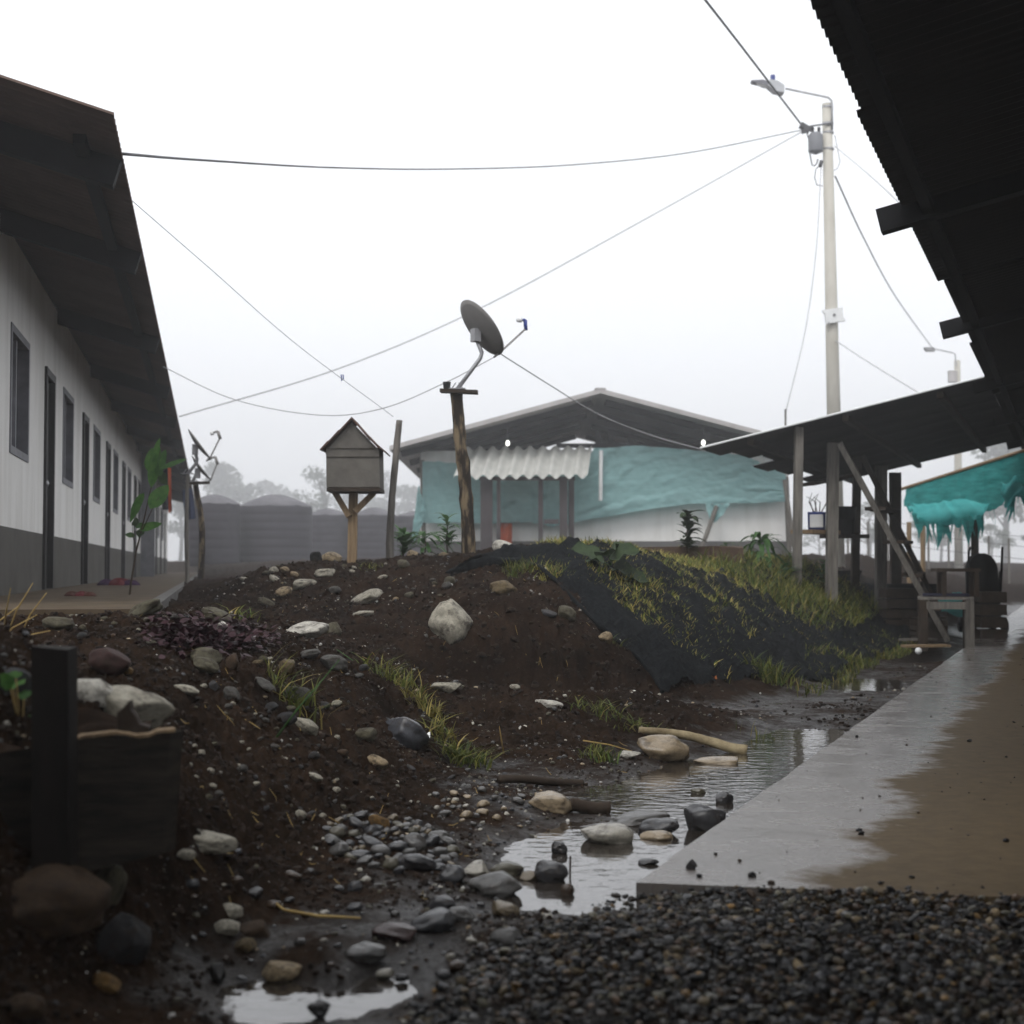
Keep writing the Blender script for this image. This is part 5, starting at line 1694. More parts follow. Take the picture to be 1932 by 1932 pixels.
hero(838, 1050, 34, 20, 'tan', 'tan round cobble behind the crest left of the dish post', 0, 0, seed=130, Y=13.2)
hero(808, 1050, 34, 18, 'grey', 'grey cobble behind the crest left of the tan one', 0, 0, seed=131, Y=13.5)
hero(625, 1052, 40, 26, 'buff', 'pale buff lump on the crest left of the birdhouse post', 0, .5, seed=132, Y=13.4)
hero(722, 1063, 26, 16, 'tan', 'tan cobble between the birdhouse post and the leaning pole', 0, .2, seed=133, Y=12.8)
hero(612, 1080, 40, 16, 'pale', 'flat pale stone on the shoulder below the birdhouse', -6, .3, seed=134)
hero(575, 1100, 46, 18, 'pale', 'pale stone on the far slope left of the birdhouse', -8, .4, seed=135)
hero(535, 1118, 36, 18, 'buff', 'buff stone low on the far slope above the dark trench', -14, .5, seed=136)
hero(502, 1135, 36, 14, 'olive', 'olive stone at the lip of the dark trench', 20, 0, seed=137)
hero(1200, 1050, 46, 14, 'white', 'white stone beside the old brown planting bed', 0, .4, seed=138, Y=14)
o = hero(594, 1049, 24, 20, 'black', 'round dark ball like stone on the crest left of the birdhouse', 0, 0, seed=140, Y=13.0)

# mid-size pebbles: each its own stone, described by its looks and its nearest landmark
ZONES = [  # px range, py range, count, size range, colours, group
    ((600, 860), (1535, 1650), 78, (17, 50), ['grey', 'slate', 'grey', 'olive', 'slate', 'dark', 'tan'], 'pebbles in the heap left of the puddle', True),
    ((820, 1000), (1490, 1560), 24, (11, 30), ['pale', 'grey', 'slate', 'buff'], 'pebbles on the shore left of the puddle', True),
    ((330, 720), (1230, 1440), 46, (10, 28), ['grey', 'slate', 'olive', 'pale', 'tan', 'brown'], 'pebbles on the near slope', False),
    ((330, 900), (1440, 1550), 22, (9, 24), ['grey', 'slate', 'pale', 'olive'], 'pebbles on the lower slope', False),
    ((60, 330), (1165, 1330), 18, (10, 30), ['grey', 'olive', 'pale', 'slate'], 'pebbles behind the planter', False),
    ((360, 960), (1640, 1850), 52, (12, 44), ['grey', 'dark', 'slate', 'olive', 'brown', 'pale'], 'stones in the mud', True),
    ((440, 900), (1068, 1130), 22, (10, 30), ['pale', 'buff', 'grey', 'olive'], 'stones on the far shoulder of the mound', False),
]
occ = [(h_[0], h_[1], max(h_[2], h_[3]) * .55) for h_ in HERO]
SEEN = {}
CN = {'grey': 'grey', 'slate': 'slate blue', 'olive': 'olive grey', 'pale': 'pale', 'tan': 'tan', 'dark': 'dark', 'brown': 'brown', 'buff': 'buff'}
r_ = random.Random(77)
pebs = []
for (x0, x1), (y0, y1), cnt, (s0, s1), cols, grp, wet in ZONES:
    k = 0; tries = 0
    while k < cnt and tries < 4000:
        tries += 1
        px, py = r_.uniform(x0, x1), r_.uniform(y0, y1)
        w_ = s0 + (s1 - s0) * r_.random() ** 2.2
        if grp.startswith('pebbles in the heap'):
            if ((px - 735) / 135) ** 2 + ((py - 1592 - (px - 735) * .13) / 48) ** 2 > 1: continue
        if px < 330 and 1370 < py < 1660: continue
        if any((px - a) ** 2 + ((py - b_) * 1.8) ** 2 < (c_ * (.62 if grp.startswith('pebbles in the heap') else 1) + w_ * (.24 if grp.startswith('pebbles in the heap') else .38)) ** 2 for a, b_, c_ in occ): continue
        occ.append((px, py, w_ * .5))
        c_ = r_.choice(cols); asp = r_.uniform(.42, .72)
        me = STONE_ME[r_.randrange(9)]
        ang_ = 1 if me in (STONE_ME[5], STONE_ME[8], STONE_ME[4]) else 0
        pebs.append((px, py, w_, w_ * asp, c_, grp, wet, me, r_.uniform(-25, 25), ang_, asp))
        k += 1
for px, py, w_, h_, c_, grp, wet, me, rt, ang_, asp in pebs:
    n_h = len(HERO)
    lm = [q for q in HERO if ' ' in q[4]]
    lm.sort(key=lambda q: (q[0] - px) ** 2 + ((q[1] - py) * 1.6) ** 2)
    size = 'tiny' if w_ < 14 else 'small' if w_ < 22 else 'mid sized'
    shp = 'angular' if ang_ else ('flat' if asp < .53 else 'rounded')
    q = lm[0]
    dx, dy = px - q[0], (py - q[1]) * 1.6
    side = ('right of' if dx > 0 else 'left of') if abs(dx) > abs(dy) else ('in front of' if dy > 0 else 'behind')
    lab = f"{size} {shp} {CN[c_]} {'stone' if w_ > 26 else 'pebble'} {side} the {q[4]}"
    if lab in SEEN:
        lab2 = lab + ', ' + ('farther off' if math.hypot(dx, dy) > SEEN[lab] else 'closer in')
        if lab2 in SEEN:
            lab2 = lab + f", towards the {lm[1][4]}"
        SEEN[lab2] = math.hypot(dx, dy); lab = lab2
    SEEN[lab] = math.hypot(dx, dy)
    lab = ' '.join(lab.split(' ')[:16])
    o = hero(px, py, w_, h_, c_, lab, rt, 0, wet, r_.uniform(.3, .55), mesh=me, name='pebble', land='x')
    o['group'] = grp
    o['category'] = 'pebble'

# ------------------------------------------------------------------ gravel, grit and clods: uncountable
def pebble_field(name, pts, sizes, cols, m, label, flat=(.55, .95), seed=1):
    """low-poly irregular stones joined into one mesh"""
    g = np.random.default_rng(seed)
    # base: 14-vertex rounded box
    bm = bmesh.new(); bmesh.ops.create_icosphere(bm, subdivisions=1, radius=1)
    bv = np.array([v.co[:] for v in bm.verts]); bm.verts.ensure_lookup_table()
    bf = np.array([[v.index for v in f.verts] for f in bm.faces]); bm.free()
    n = len(pts); k = len(bv)
    nz_ = 1 + g.uniform(-.22, .22, (n, k, 1))
    v = bv[None] * nz_
    sc = np.stack([g.uniform(.75, 1.35, n), g.uniform(.75, 1.2, n), g.uniform(*flat, n)], 1)[:, None, :]
    v = v * sc
    # random orientation: yaw plus tilt
    a = g.uniform(0, 6.283, n); t = g.normal(0, .35, n)
    ct, st = np.cos(t), np.sin(t)
    x, y, z = v[..., 0], v[..., 1], v[..., 2]
    x, z = x * ct[:, None] + z * st[:, None], -x * st[:, None] + z * ct[:, None]
    ca, sa = np.cos(a), np.sin(a)
    x, y = x * ca[:, None] - y * sa[:, None], x * sa[:, None] + y * ca[:, None]
    v = np.stack([x, y, z], -1) * sizes[:, None, None] + pts[:, None, :]
    f = bf[None] + (np.arange(n) * k)[:, None, None]
    c = np.repeat(cols, k, axis=0)
    me = mesh_np(name, v.reshape(-1, 3), f.reshape(-1), np.full(n * len(bf), 3), m, False, c)
    o = link(name, me, None, (0, 0, 0))
    return tag(o, label, name.replace('_', ' '), kind='stuff')


def stone_cols(n, g, pal, w):
    base = np.array([PAL[p] for p in pal]); i = g.choice(len(pal), n, p=np.array(w) / sum(w))
    return base[i] * g.uniform(.55, 1.35, (n, 1))


g = np.random.default_rng(5)
# gravel bed: in front of the walkway, ragged towards the mud on the left
n = 46000
X = g.uniform(-.95, 2.2, n); Y = g.uniform(1.7, 4.2, n)
t_ = (X - cor[0]) * fd[0] + (Y - cor[1]) * fd[1]
dn_ = -(X - cor[0]) * (-fd[1]) - (Y - cor[1]) * fd[0]     # distance in front of the walkway edge
front_ok = np.where(t_ > -.02, dn_ > .012, True)
# left border runs from the walkway corner down to the lower left
bl = np.array([G(1205, 1670, 0)[:2], G(1075, 1712, 0)[:2], G(960, 1745, 0)[:2], G(800, 1815, 0)[:2], G(620, 1925, 0)[:2], G(450, 2150, 0)[:2]])
xb = np.interp(Y, bl[::-1, 1], bl[::-1, 0])
edge_ = xb + .10 * fbm(X * 4, Y * 4, 3, 77)
dens = np.clip((X - edge_ + .04) / .12, 0, 1)
farx = np.where(Y > cor[1], 0, 1)
keep = front_ok & (g.uniform(0, 1, n) < dens) & ((Y < cor[1] + .02) | (t_ > 0)) & (X < .364 * Y + .35)
X, Y, dn_, t_ = X[keep], Y[keep], dn_[keep], t_[keep]
zb_ = np.maximum(hz(X, Y), -.06)
heap = .018 * np.clip((1.0 - np.abs(dn_) / .5), 0, 1) * (t_ > -.1) + .034 * np.clip((X - np.interp(Y, bl[::-1, 1], bl[::-1, 0])) / .35, 0, 1)
sz = .0030 + .0118 * g.random(len(X)) ** 2.3
sz[::260] *= 1.7
Z = np.maximum(zb_, -.055) + heap + g.uniform(-.006, .016, len(X))
pebble_field('gravel', np.stack([X, Y, Z], 1), sz, stone_cols(len(X), g, ['dark', 'grey', 'olive', 'brown', 'tan', 'ochre', 'black'], [4, 3.5, 2.5, 4.5, 2.2, 1, 5]) * g.choice([.35, .8, 1.5], (len(X), 1), p=[.45, .37, .18]), M['gravel'], 'bed of small dark and tan gravel in front of the walkway', flat=(.3, .85))
# bed under the gravel so that no mud shows through
mb = MB()
def bed(u, v):
    y = 1.6 + (cor[1] - .02 - 1.6) * v
    x0 = np.interp(y, bl[::-1, 1], bl[::-1, 0]) + .22
    x = x0 + (2.3 - x0) * u
    lim = cor[1] + (x - cor[0]) * fd[1] / fd[0] - .015
    y = min(y, lim)
    return V(x, y, max(-.05, hz1(x, y) + .004) + .022 * min(1, u * 5) - .028)
mb.grid(bed, 40, 40)
o = mb.build('gravel_bed', mat('gravel_bed', (.012, .011, .010), (.025, .022, .02), .8, 90, bump=.8, bscale=200), smooth=True, origin=(0, 0, 0))
tag(o, 'packed dark grit under the loose gravel', 'gravel', kind='structure')

# grit scattered over the slopes and mud
n = 62000
u = g.uniform(-.42, .36, n); Y = np.exp(g.uniform(math.log(2.3), math.log(14), n)); X = u * Y
L = X * L2[0] + Y * L2[1]; t2 = X * E2[0] + Y * E2[1]
cl_ = fbm(X * 1.6, Y * 1.6, 3, 31) + .5 * fbm(X * 5, Y * 5, 2, 44)
ok = (L > LW + .04) | (t2 < tW - .05)
ok &= (g.uniform(0, 1, n) < np.clip(.45 + cl_ * 1.3, .08, 1))
Lf = X * L1[0] + Y * L1[1]
ok &= ~((Lf > .2) & (X * E1[0] + Y * E1[1] > 7.3))
ok &= ~((L < 3.1) & (L > 1.5) & (t2 > 9.6) & (g.uniform(0, 1, n) < .93))
X, Y = X[ok], Y[ok]
Z = hz(X, Y)
ok = Z > WATER_Z - .004
X, Y, Z = X[ok], Y[ok], Z[ok]
sz = (.0019 + .0095 * g.random(len(X)) ** 5.5) * np.clip((Y / 5) ** .35, .8, 1.5)
pebble_field('grit', np.stack([X, Y, Z + sz * .2], 1), sz, stone_cols(len(X), g, ['pale', 'white', 'grey', 'slate', 'buff', 'olive', 'brown'], [1.3, .6, 3, 3, .8, 2, 3]), M['gravel'], 'fine grit and tiny pebbles strewn over the soil', seed=3)
# crumbly clods of soil
n = 80000
u = g.uniform(-.42, .36, n); Y = np.exp(g.uniform(math.log(2.6), math.log(13), n)); X = u * Y
L = X * L2[0] + Y * L2[1]; t2 = X * E2[0] + Y * E2[1]; Lf = X * L1[0] + Y * L1[1]
ok = ((L > LW + .05) | (t2 < tW - .05)) & ~((Lf > .2) & (X * E1[0] + Y * E1[1] > 7.3)) & ~((L < 3.2) & (L > 1.5) & (t2 > 10))
X, Y = X[ok], Y[ok]; Z = hz(X, Y)
ok = (Z > .0 + .05 * fbm(X * 3, Y * 3, 2, 8)) | ((Z > WATER_Z + .006) & (fbm(X * 2.5, Y * 2.5, 3, 12) > .02) & (g.random(len(X)) < .6))
X, Y, Z = X[ok], Y[ok], Z[ok]
nb_ = 300                                      # lumps hanging on the cut face of the bank
xb_ = g.uniform(-.55, .95, nb_); yb_ = 9.06 + .42 * g.random(nb_) + .12 * np.clip(xb_ - .2, 0, 1)
X = np.concatenate((X, xb_)); Y = np.concatenate((Y, yb_)); Z = np.concatenate((Z, hz(xb_, yb_)))
sz = (.0025 + .0125 * g.random(len(X)) ** 3.5) * np.clip((Y / 6) ** .4, .7, 1.4)
sz[-nb_:] = .008 + .026 * g.random(nb_) ** 2.5
Z[-nb_:] -= sz[-nb_:] * .55
cc = np.array([[.016, .0102, .007]]) * g.uniform(.5, 1.9, (len(X), 1))
M['clod'] = mat('clod', (.7, .7, .7), (1.2, 1.2, 1.2), .9, 80, attr=True, bump=.5, bscale=150, spec=.2)
pebble_field('soil_clods', np.stack([X, Y, Z + sz * .15], 1), sz, cc, M['clod'], 'loose crumbs and clods of dark soil', flat=(.6, 1.0), seed=6)
# dark chips on the walkway
n = 260
tt = tW + .1 + 12 * g.random(n) ** 1.6; LL = g.uniform(-.9, LW - .05, n)
pp = np.array([W2(a, b_, 0) for a, b_ in zip(tt, LL)])
ok = (pp[:, 0] - cor[0]) * (-fd[1]) + (pp[:, 1] - cor[1]) * fd[0] > .04
pp = pp[ok]
sz = .003 + .009 * g.random(len(pp)) ** 3
pp[:, 2] = sz * .4
pebble_field('walkway_grit', pp, sz, stone_cols(len(pp), g, ['black', 'dark', 'brown'], [3, 2, 1]) * .6, M['gravel'], 'dark grit and chips scattered on the concrete walkway', seed=9)
o = hero(1304, 1632, 20, 22, 'dark', 'largest dark chip near the corner of the walkway', 0, .5, seed=150, Y=G(1304, 1640, 0)[1])

# ------------------------------------------------------------------ black netting over the bank
def ray_bank(px, py, lo=7.5, hi=30): return T(px, py, lo, hi)


edge_px = [(842, 1086), (880, 1076), (925, 1066), (985, 1064), (1020, 1076), (1048, 1100), (1080, 1135), (1125, 1180), (1165, 1215), (1205, 1250), (1235, 1282), (1250, 1312)]
EP = np.array([ray_bank(*p) for p in edge_px])
# sheet: from that edge along the walkway direction, between foot and crest
mb = MB()
NU, NV = 300, 150


def edge_at(s):
    k = s * (len(EP) - 1); i = min(int(k), len(EP) - 2); f = k - i
    p = EP[i] * (1 - f) + EP[i + 1] * f
    return p


vv = np.zeros((NU + 1, NV + 1, 3))
for j in range(NV + 1):
    s = j / NV
    e0 = edge_at(s)
    te, Le = np.dot(e0, E2), np.dot(e0, L2)
    # far end: same place across the bank, but well along it
    Lfar = 3.35 - 1.5 * s
    for i in range(NU + 1):
        q = (i / NU) ** 1.3
        t = te + (23.5 - te) * q
        L = Le + (Lfar - Le) * min(1, q * 5)
        p = W2(t, L, 0)
        vv[i, j] = p
Zs = hbase(vv[..., 0].ravel(), vv[..., 1].ravel()).reshape(NU + 1, NV + 1)
fx, fy = vv[..., 0], vv[..., 1]
wr_ = .060 * np.abs(fbm(fx * 2.2 + fy * 1.1, fy * 2.0 - fx * 1.2, 3, 61)) + .09 * np.abs(fbm(fx * 5.5, fy * 1.6, 3, 67)) + .05 * (.25 - np.abs(fbm(fx * 4 + fy * 5, fy * 3 - fx * 2, 3, 71))) + .026 * fbm(fx * 16, fy * 16, 4, 63, .65)
ii = np.linspace(0, 1, NU + 1)[:, None] ** 1.3
roll = .055 * np.exp(-((ii * 60 - .9) / .9) ** 2)
jj = np.linspace(0, 1, NV + 1)[None]
Zn = np.maximum(Zs, hz(fx.ravel(), fy.ravel()).reshape(fx.shape)) + .012 + wr_ + roll
Zn -= .10 * np.exp(-ii * 120)            # the free edge tucks into the soil
Zn -= .03 * np.clip((jj - .97) / .03, 0, 1) + 0 * ii
vv[..., 2] = Zn
i, j = np.meshgrid(np.arange(NU), np.arange(NV), indexing='ij')
a = (i * (NV + 1) + j).ravel()
f = np.stack([a, a + NV + 1, a + NV + 2, a + 1], 1)
me = mesh_np('netting', vv.reshape(-1, 3), f.ravel(), np.full(len(f), 4), M['netting'], True)
o = link('netting', me, None)
tag(o, 'black ground netting draped over the bank beside the walkway', 'netting')
netroll = [P_ for P_ in EP]
mb = MB()
pts = [edge_at(s) for s in np.linspace(0, 1, 60)]
pts = [p + V(0, 0, .018) for p in pts]
g2 = np.random.default_rng(3)
rad = [(.014 + .034 * math.sin(math.pi * min(1, k / 18)) * (1 if k < 30 else .8) + .010 * float(fbm(np.array([k * .5]), np.array([1.]), 3, 6)[0])) for k in range(60)]
rad[0] = .006
mb.tube(pts, rad, 14, rough=.08)
ro = mb.build('rolled_edge', M['netting'], None, True)
ro.parent = o; ro.location = ro.location - o.location

# ------------------------------------------------------------------ grass
def grass(name, pts, hts, wid, lean, cols, label, parent_kind='stuff', seed=0, cat='grass', group=None):
    g = np.random.default_rng(seed)
    n = len(pts)
    a = g.uniform(0, 6.283, n)
    side = np.stack([np.cos(a), np.sin(a), np.zeros(n)], 1)
    b_ = a + g.normal(1.57, .6, n)
    ld_ = np.stack([np.cos(b_), np.sin(b_), np.zeros(n)], 1) * (lean * g.uniform(.3, 1.3, (n, 1)))
    up = np.array([0, 0, 1.])
    H = hts[:, None]; W = (wid * g.uniform(.6, 1.3, (n, 1)))
    def at(t, w): 
        c = pts + up * H * (t - .25 * np.linalg.norm(ld_, axis=1)[:, None] * t * t) + ld_ * H * t ** 1.8
        return c - side * W * w, c + side * W * w
    p0, p1 = at(0, .5); p2, p3 = at(.4, .5); p4, p5 = at(.75, .34); tip = at(1, 0)[0]
    v = np.stack([p0, p1, p2, p3, p4, p5, tip], 1).reshape(-1, 3)
    o_ = np.arange(n) * 7
    q1 = np.stack([o_, o_ + 1, o_ + 3, o_ + 2], 1); q2 = np.stack([o_ + 2, o_ + 3, o_ + 5, o_ + 4], 1); t3 = np.stack([o_ + 4, o_ + 5, o_ + 6], 1)
    flat = np.concatenate([q1.ravel(), q2.ravel(), t3.ravel()])
    sizes = np.concatenate([np.full(2 * n, 4), np.full(n, 3)])
    me = mesh_np(name, v, flat, sizes, M['grass'], False, np.repeat(cols, 7, axis=0))
    o = link(name, me, None)
    tag(o, label, cat, group)
    if parent_kind: o['kind'] = parent_kind
    return o


def gcols(n, g, dry=.5):
    green = np.array([.05, .085, .02]); ol = np.array([.15, .15, .035]); st = np.array([.30, .235, .08])
    k = g.random((n, 1))
    c = np.where(k < 1 - dry, green + (ol - green) * g.random((n, 1)), ol + (st - ol) * g.random((n, 1)))
    return c * g.uniform(.9, 2.2, (n, 1))


g = np.random.default_rng(21)
# crest and upper bank
n = 95000
t = 10.2 + 13 * g.random(n) ** 1.25; L = g.uniform(2.15, 5.0, n)
X = E2[0] * t + L2[0] * L; Y = E2[1] * t + L2[1] * L
dpatch = fbm(X * 1.3, Y * 1.3, 3, 90) + .6 * fbm(X * 5, Y * 5, 2, 91)
pr_ = np.clip(1.0 - (3.05 - L) * 1.3, 0, 1) * np.clip(1 - (L - 3.9) / 1.0, .12, 1)
prob = pr_ * np.clip(.74 + dpatch * 1.9, 0.02, 1)
# keep clear of the bare nose of the mound on the left of the net edge
px_ = 966 + X / Y * FPX
prob *= np.clip((px_ - 1000) / 60, 0, 1)
prob = np.maximum(prob, .16 * np.clip((L - 2.1) / .4, 0, 1) * np.clip((px_ - 1180) / 80, 0, 1) * (dpatch > .12))
ok = g.random(n) < prob
X, Y = X[ok], Y[ok]; Z = hz(X, Y)
m_ = len(X)
hts = g.uniform(.035, .105, m_) * (1 + .5 * fbm(X * 2, Y * 2, 2, 95))
grass('grass', np.stack([X, Y, Z - .005], 1), hts, .0075, .75, gcols(m_, g, .52), 'yellow green grass growing through the netting on top of the bank', seed=31)
# taller dark grass under the lean-to and along the foot of the bank
n = 9000
t = g.uniform(14.5, 20, n); L = g.uniform(2.3, 3.6, n)
X = E2[0] * t + L2[0] * L; Y = E2[1] * t + L2[1] * L
ok = g.random(n) < np.clip(.4 + 1.6 * fbm(X * 2, Y * 2, 2, 14), .02, 1)
X, Y = X[ok], Y[ok]; Z = hz(X, Y); m_ = len(X)
grass('grass', np.stack([X, Y, Z], 1), g.uniform(.08, .26, m_), .010, .8, gcols(m_, g, .15) * .7, 'longer green grass around the lean-to posts', seed=32)
n = 4200
t = g.uniform(10.3, 17.5, n); L = 1.72 + .5 * g.random(n)
X = E2[0] * t + L2[0] * L; Y = E2[1] * t + L2[1] * L
ok = g.random(n) < np.clip(.15 + 2.2 * fbm(X * 2.2, Y * 2.2, 2, 18), .0, 1)
X, Y = X[ok], Y[ok]; Z = hz(X, Y); m_ = len(X)
grass('grass', np.stack([X, Y, Z], 1), g.uniform(.03, .11, m_), .008, .8, gcols(m_, g, .2) * .6, 'dark low grass along the foot of the bank', seed=33)


def tuft(px, py, w, n, h, label, dry=.3, seed=0, lean=1.0, wid=.007, tilt=None):
    g = np.random.default_rng(seed)
    c = T(px, py); s = c[1] / FPX
    X = c[0] + np.clip(g.normal(0, .27, n), -.5, .5) * w * s; Y = c[1] + np.clip(g.normal(0, .3, n), -.5, .5) * w * s
    Z = hz(X, Y)
    o = grass('grass_tuft', np.stack([X, Y, Z - .004], 1), g.uniform(.35, 1.0, n) * h, wid, lean, gcols(n, g, dry) * .6, label, None, seed, 'grass tuft', 'grass tufts')
    return o


tuft(555, 1330, 110, 80, .17, 'grass tuft with a straw coloured stalk over the broad grey stone', .3, 1, 1.3, .008)
tuft(740, 1290, 110, 130, .15, 'green grass tuft at the lower end of the bare slope', .25, 2, 1.2)
tuft(800, 1345, 70, 120, .12, 'straw coloured dead tuft above the blue grey boulder', .9, 3, 1.2)
tuft(835, 1390, 60, 70, .11, 'mixed straw and green tuft right of the blue grey boulder', .6, 4, 1.2)
tuft(880, 1440, 90, 150, .13, 'dark green tuft above the dark stick', .08, 5, 1.1)
tuft(1130, 1432, 70, 90, .09, 'small dark tuft left of the buff boulder', .05, 6, 1.0)
tuft(1130, 1345, 110, 70, .12, 'sparse trailing green tuft on the low dirt ridge', .1, 7, 1.5)
tuft(1200, 1370, 110, 80, .10, 'low green tuft along the back of the pale log', .1, 8, 1.4)
tuft(1450, 1285, 70, 160, .22, 'bushy dark tuft at the foot of the netting', .08, 9, .8, .009)
tuft(1600, 1255, 100, 160, .18, 'dark weedy tuft at the foot of the bank under the lean-to', .1, 10, .9, .009)
tuft(1440, 1395, 90, 26, .12, 'few thin reeds standing in the far end of the puddle', .2, 11, .25, .004)
tuft(455, 1168, 60, 40, .11, 'small green blades beside the log shaped stone', .1, 12, 1.3)
tuft(975, 1082, 56, 140, .12, 'fresh grass sprouting through the rolled end of the netting', .15, 13, .9)
tuft(1165, 1220, 24, 12, .10, 'single sprig at the edge of the netting', .1, 14, .9)
tuft(700, 1075, 46, 60, .06, 'sparse low weeds on the crest below the birdhouse', .15, 15, 1.3)
# long thin blades
for i, (pts, lab) in enumerate([([(520, 1400), (560, 1340), (640, 1245)], 'long thin grass blade rising over the near slope'),
                                ([(770, 1290), (700, 1270), (635, 1225)], 'long pale grass stalk leaning left over the slope'),
                                ([(950, 1425), (945, 1390), (942, 1370)], 'thin dry stalk upright on the low dirt ridge')]):
    a = T(*pts[0])
    q = [a] + [P(x, y, a[1] - .05 * k) for k, (x, y) in enumerate(pts[1:])]
    tag(MB().tube(q, [.004, .0035, .0015], 5).build('grass_stalk', M['leaf_mid'] if i < 2 else M['straw'], smooth=True), lab, 'grass stalk', 'long stalks')

# ------------------------------------------------------------------ plants
# sapling on the near ridge
b0 = T(241, 1152); YS = b0[1]
sp = thing('sapling', b0, 'young sapling with broad green leaves on the near ridge at left', 'sapling')
stemp = [b0 - V(0, 0, .03), P(247, 1100, YS), P(257, 1040, YS), P(272, 980, YS), P(284, 925, YS), P(295, 890, YS + .01), P(302, 850, YS)]
MB().tube(stemp, [.010, .008, .007, .0055, .004, .003, .002], 8).build('stem', M['stem'], sp, True)
mb = MB()
mb.tube([P(262, 1015, YS), P(290, 955, YS), P(300, 938, YS)], [.004, .003, .002], 6)
mb.tube([P(246, 1110, YS), P(238, 1150, YS)], [.005, .006], 6)
mb.tube([P(257, 1035, YS), P(250, 1010, YS), P(249, 985, YS)], [.003, .0025, .002], 6)
mb.build('twig', M['stem'], sp, True)
for a, b_, w_, dr, fo, m in [((285, 920), (300, 830), 34, .1, .3, 'leaf_green'), ((296, 900), (313, 840), 28, .2, .2, 'leaf_mid'), ((283, 892), (287, 845), 36, .0, .1, 'leaf_green'), ((300, 895), (316, 905), 30, .6, .2, 'leaf_dark'),
                             ((302, 885), (354, 862), 16, .1, .25, 'leaf_mid'), ((283, 960), (318, 905), 46, .25, .1, 'leaf_green'), ((297, 900), (302, 880), 34, .4, .1, 'leaf_mid'), ((272, 930), (246, 982), 30, .1, .35, 'leaf_green'),
                             ((262, 985), (248, 985), 26, .5, .3, 'leaf_dark'), ((266, 995), (258, 985), 24, .5, .2, 'leaf_mid'), ((262, 1000), (306, 985), 26, .1, .3, 'leaf_green'), ((254, 1012), (236, 1006), 16, .2, .4, 'leaf_mid'),
                             ((290, 862), (302, 826), 16, .0, .3, 'leaf_green'), ((268, 1000), (262, 1012), 26, .2, .3, 'leaf_dark')]:
    p0, p1 = P(*a, YS + random.uniform(-.03, .03)), P(*b_, YS + random.uniform(-.06, .06))
    d_ = p1 - p0
    ln_ = np.linalg.norm(d_)
    MB().leaf(p0, d_, V(random.uniform(-.3, .3), -1, .35), max(ln_, .05), w_ * .66 / FPX * YS, dr * .6, fo, 8, .04).build('leaf', M[m], sp, True)


def leafy(px, py, Y, h, n, spread, label, seed, m='leaf_mid', lw=.05, ll=.14, name='plant', droop=.4, stem_lean=0.0, up=.5, group='young plants on the plateau'):
    r_ = random.Random(seed)
    c = P(px, py, Y); c[2] = hz1(c[0], c[1]) - .01
    h *= 1.8; spread *= 1.5; lw *= 1.5; n = int(n * 1.5)
    t_ = thing(name, c, label, 'plant', group)
    top = c + V(stem_lean, 0, h)
    MB().tube([c - V(0, 0, .02), (c + top) / 2 + V(r_.uniform(-.02, .02), 0, 0), top], [.011, .008, .004], 7).build('stem', M['stem'], t_, True)
    mb = MB()
    for k in range(n):
        f = r_.uniform(.25, 1.0)
        b_ = c * (1 - f) + top * f
        a = r_.uniform(0, 6.283)
        d_ = V(math.cos(a), math.sin(a), up + r_.uniform(-.3, .5))
        mb.leaf(b_, d_, V(0, 0, 1), ll * r_.uniform(.6, 1.2) * spread, lw * r_.uniform(.7, 1.2), droop * r_.uniform(.5, 1.4), .25, 6)
    mb.build('foliage', M[m], t_, True)
    return t_


leafy(762, 1052, 14.0, .14, 40, 1.0, 'feathery low bush right of the leaning pole', 1, lw=.03, ll=.16, up=.7)
leafy(800, 1050, 14.4, .13, 14, 1.2, 'drooping green plant left of the dish post', 2, lw=.035, ll=.18, droop=.8)
leafy(845, 1046, 14.0, .20, 22, 1.0, 'plant with a whorl of pointed leaves beside the dish post', 3, lw=.035, ll=.13)
leafy(1298, 1040, 15.5, .30, 34, 1.0, 'compact bushy shrub rising behind the old brown planting bed', 4, lw=.06, ll=.13, m='leaf_dark', up=.6)
leafy(1435, 1050, 16.5, .22, 22, 1.3, 'fern like plant with arching fronds right of the planting bed', 5, lw=.04, ll=.22, droop=.9, m='leaf_mid')
leafy(1370, 1045, 17.0, .12, 12, 1.0, 'little pale plant at the right end of the planting bed', 6, lw=.03, ll=.1)
leafy(1475, 1050, 16.5, .10, 22, 1.2, 'low green plant by the first lean-to post', 7, lw=.03, ll=.18)
leafy(1555, 1040, 18.0, .22, 20, 1.0, 'small leafy plant seen between the lean-to posts', 8, lw=.04, ll=.12)
# large dark leaves on the bank top
c = T(1155, 1092); 
tp_ = thing('broad_leaf_plant', c, 'plant with big dark heart shaped leaves on top of the bank', 'plant')
YL = c[1]
lv = [((1150, 1062), (1208, 1028), 34), ((1140, 1060), (1060, 1045), 40), ((1150, 1072), (1190, 1075), 26), ((1165, 1090), (1222, 1088), 26), ((1145, 1085), (1112, 1068), 28), ((1150, 1050), (1158, 1032), 30)]
for a, b_, w_ in lv:
    p0, p1 = P(*a, YL), P(*b_, YL - .05)
    MB().leaf(p0, p1 - p0, V(0, -.35, 1), np.linalg.norm(p1 - p0) * 1.05, w_ / FPX * YL * 2.6, .22, .35, 9, .05).build('leaf', M['leaf_dark'], tp_, True)
    MB().tube([c, (c + p0) / 2 + V(0, 0, .02), p0], [.006, .005, .003], 6).build('stalk', M['leaf_mid'], tp_, True)
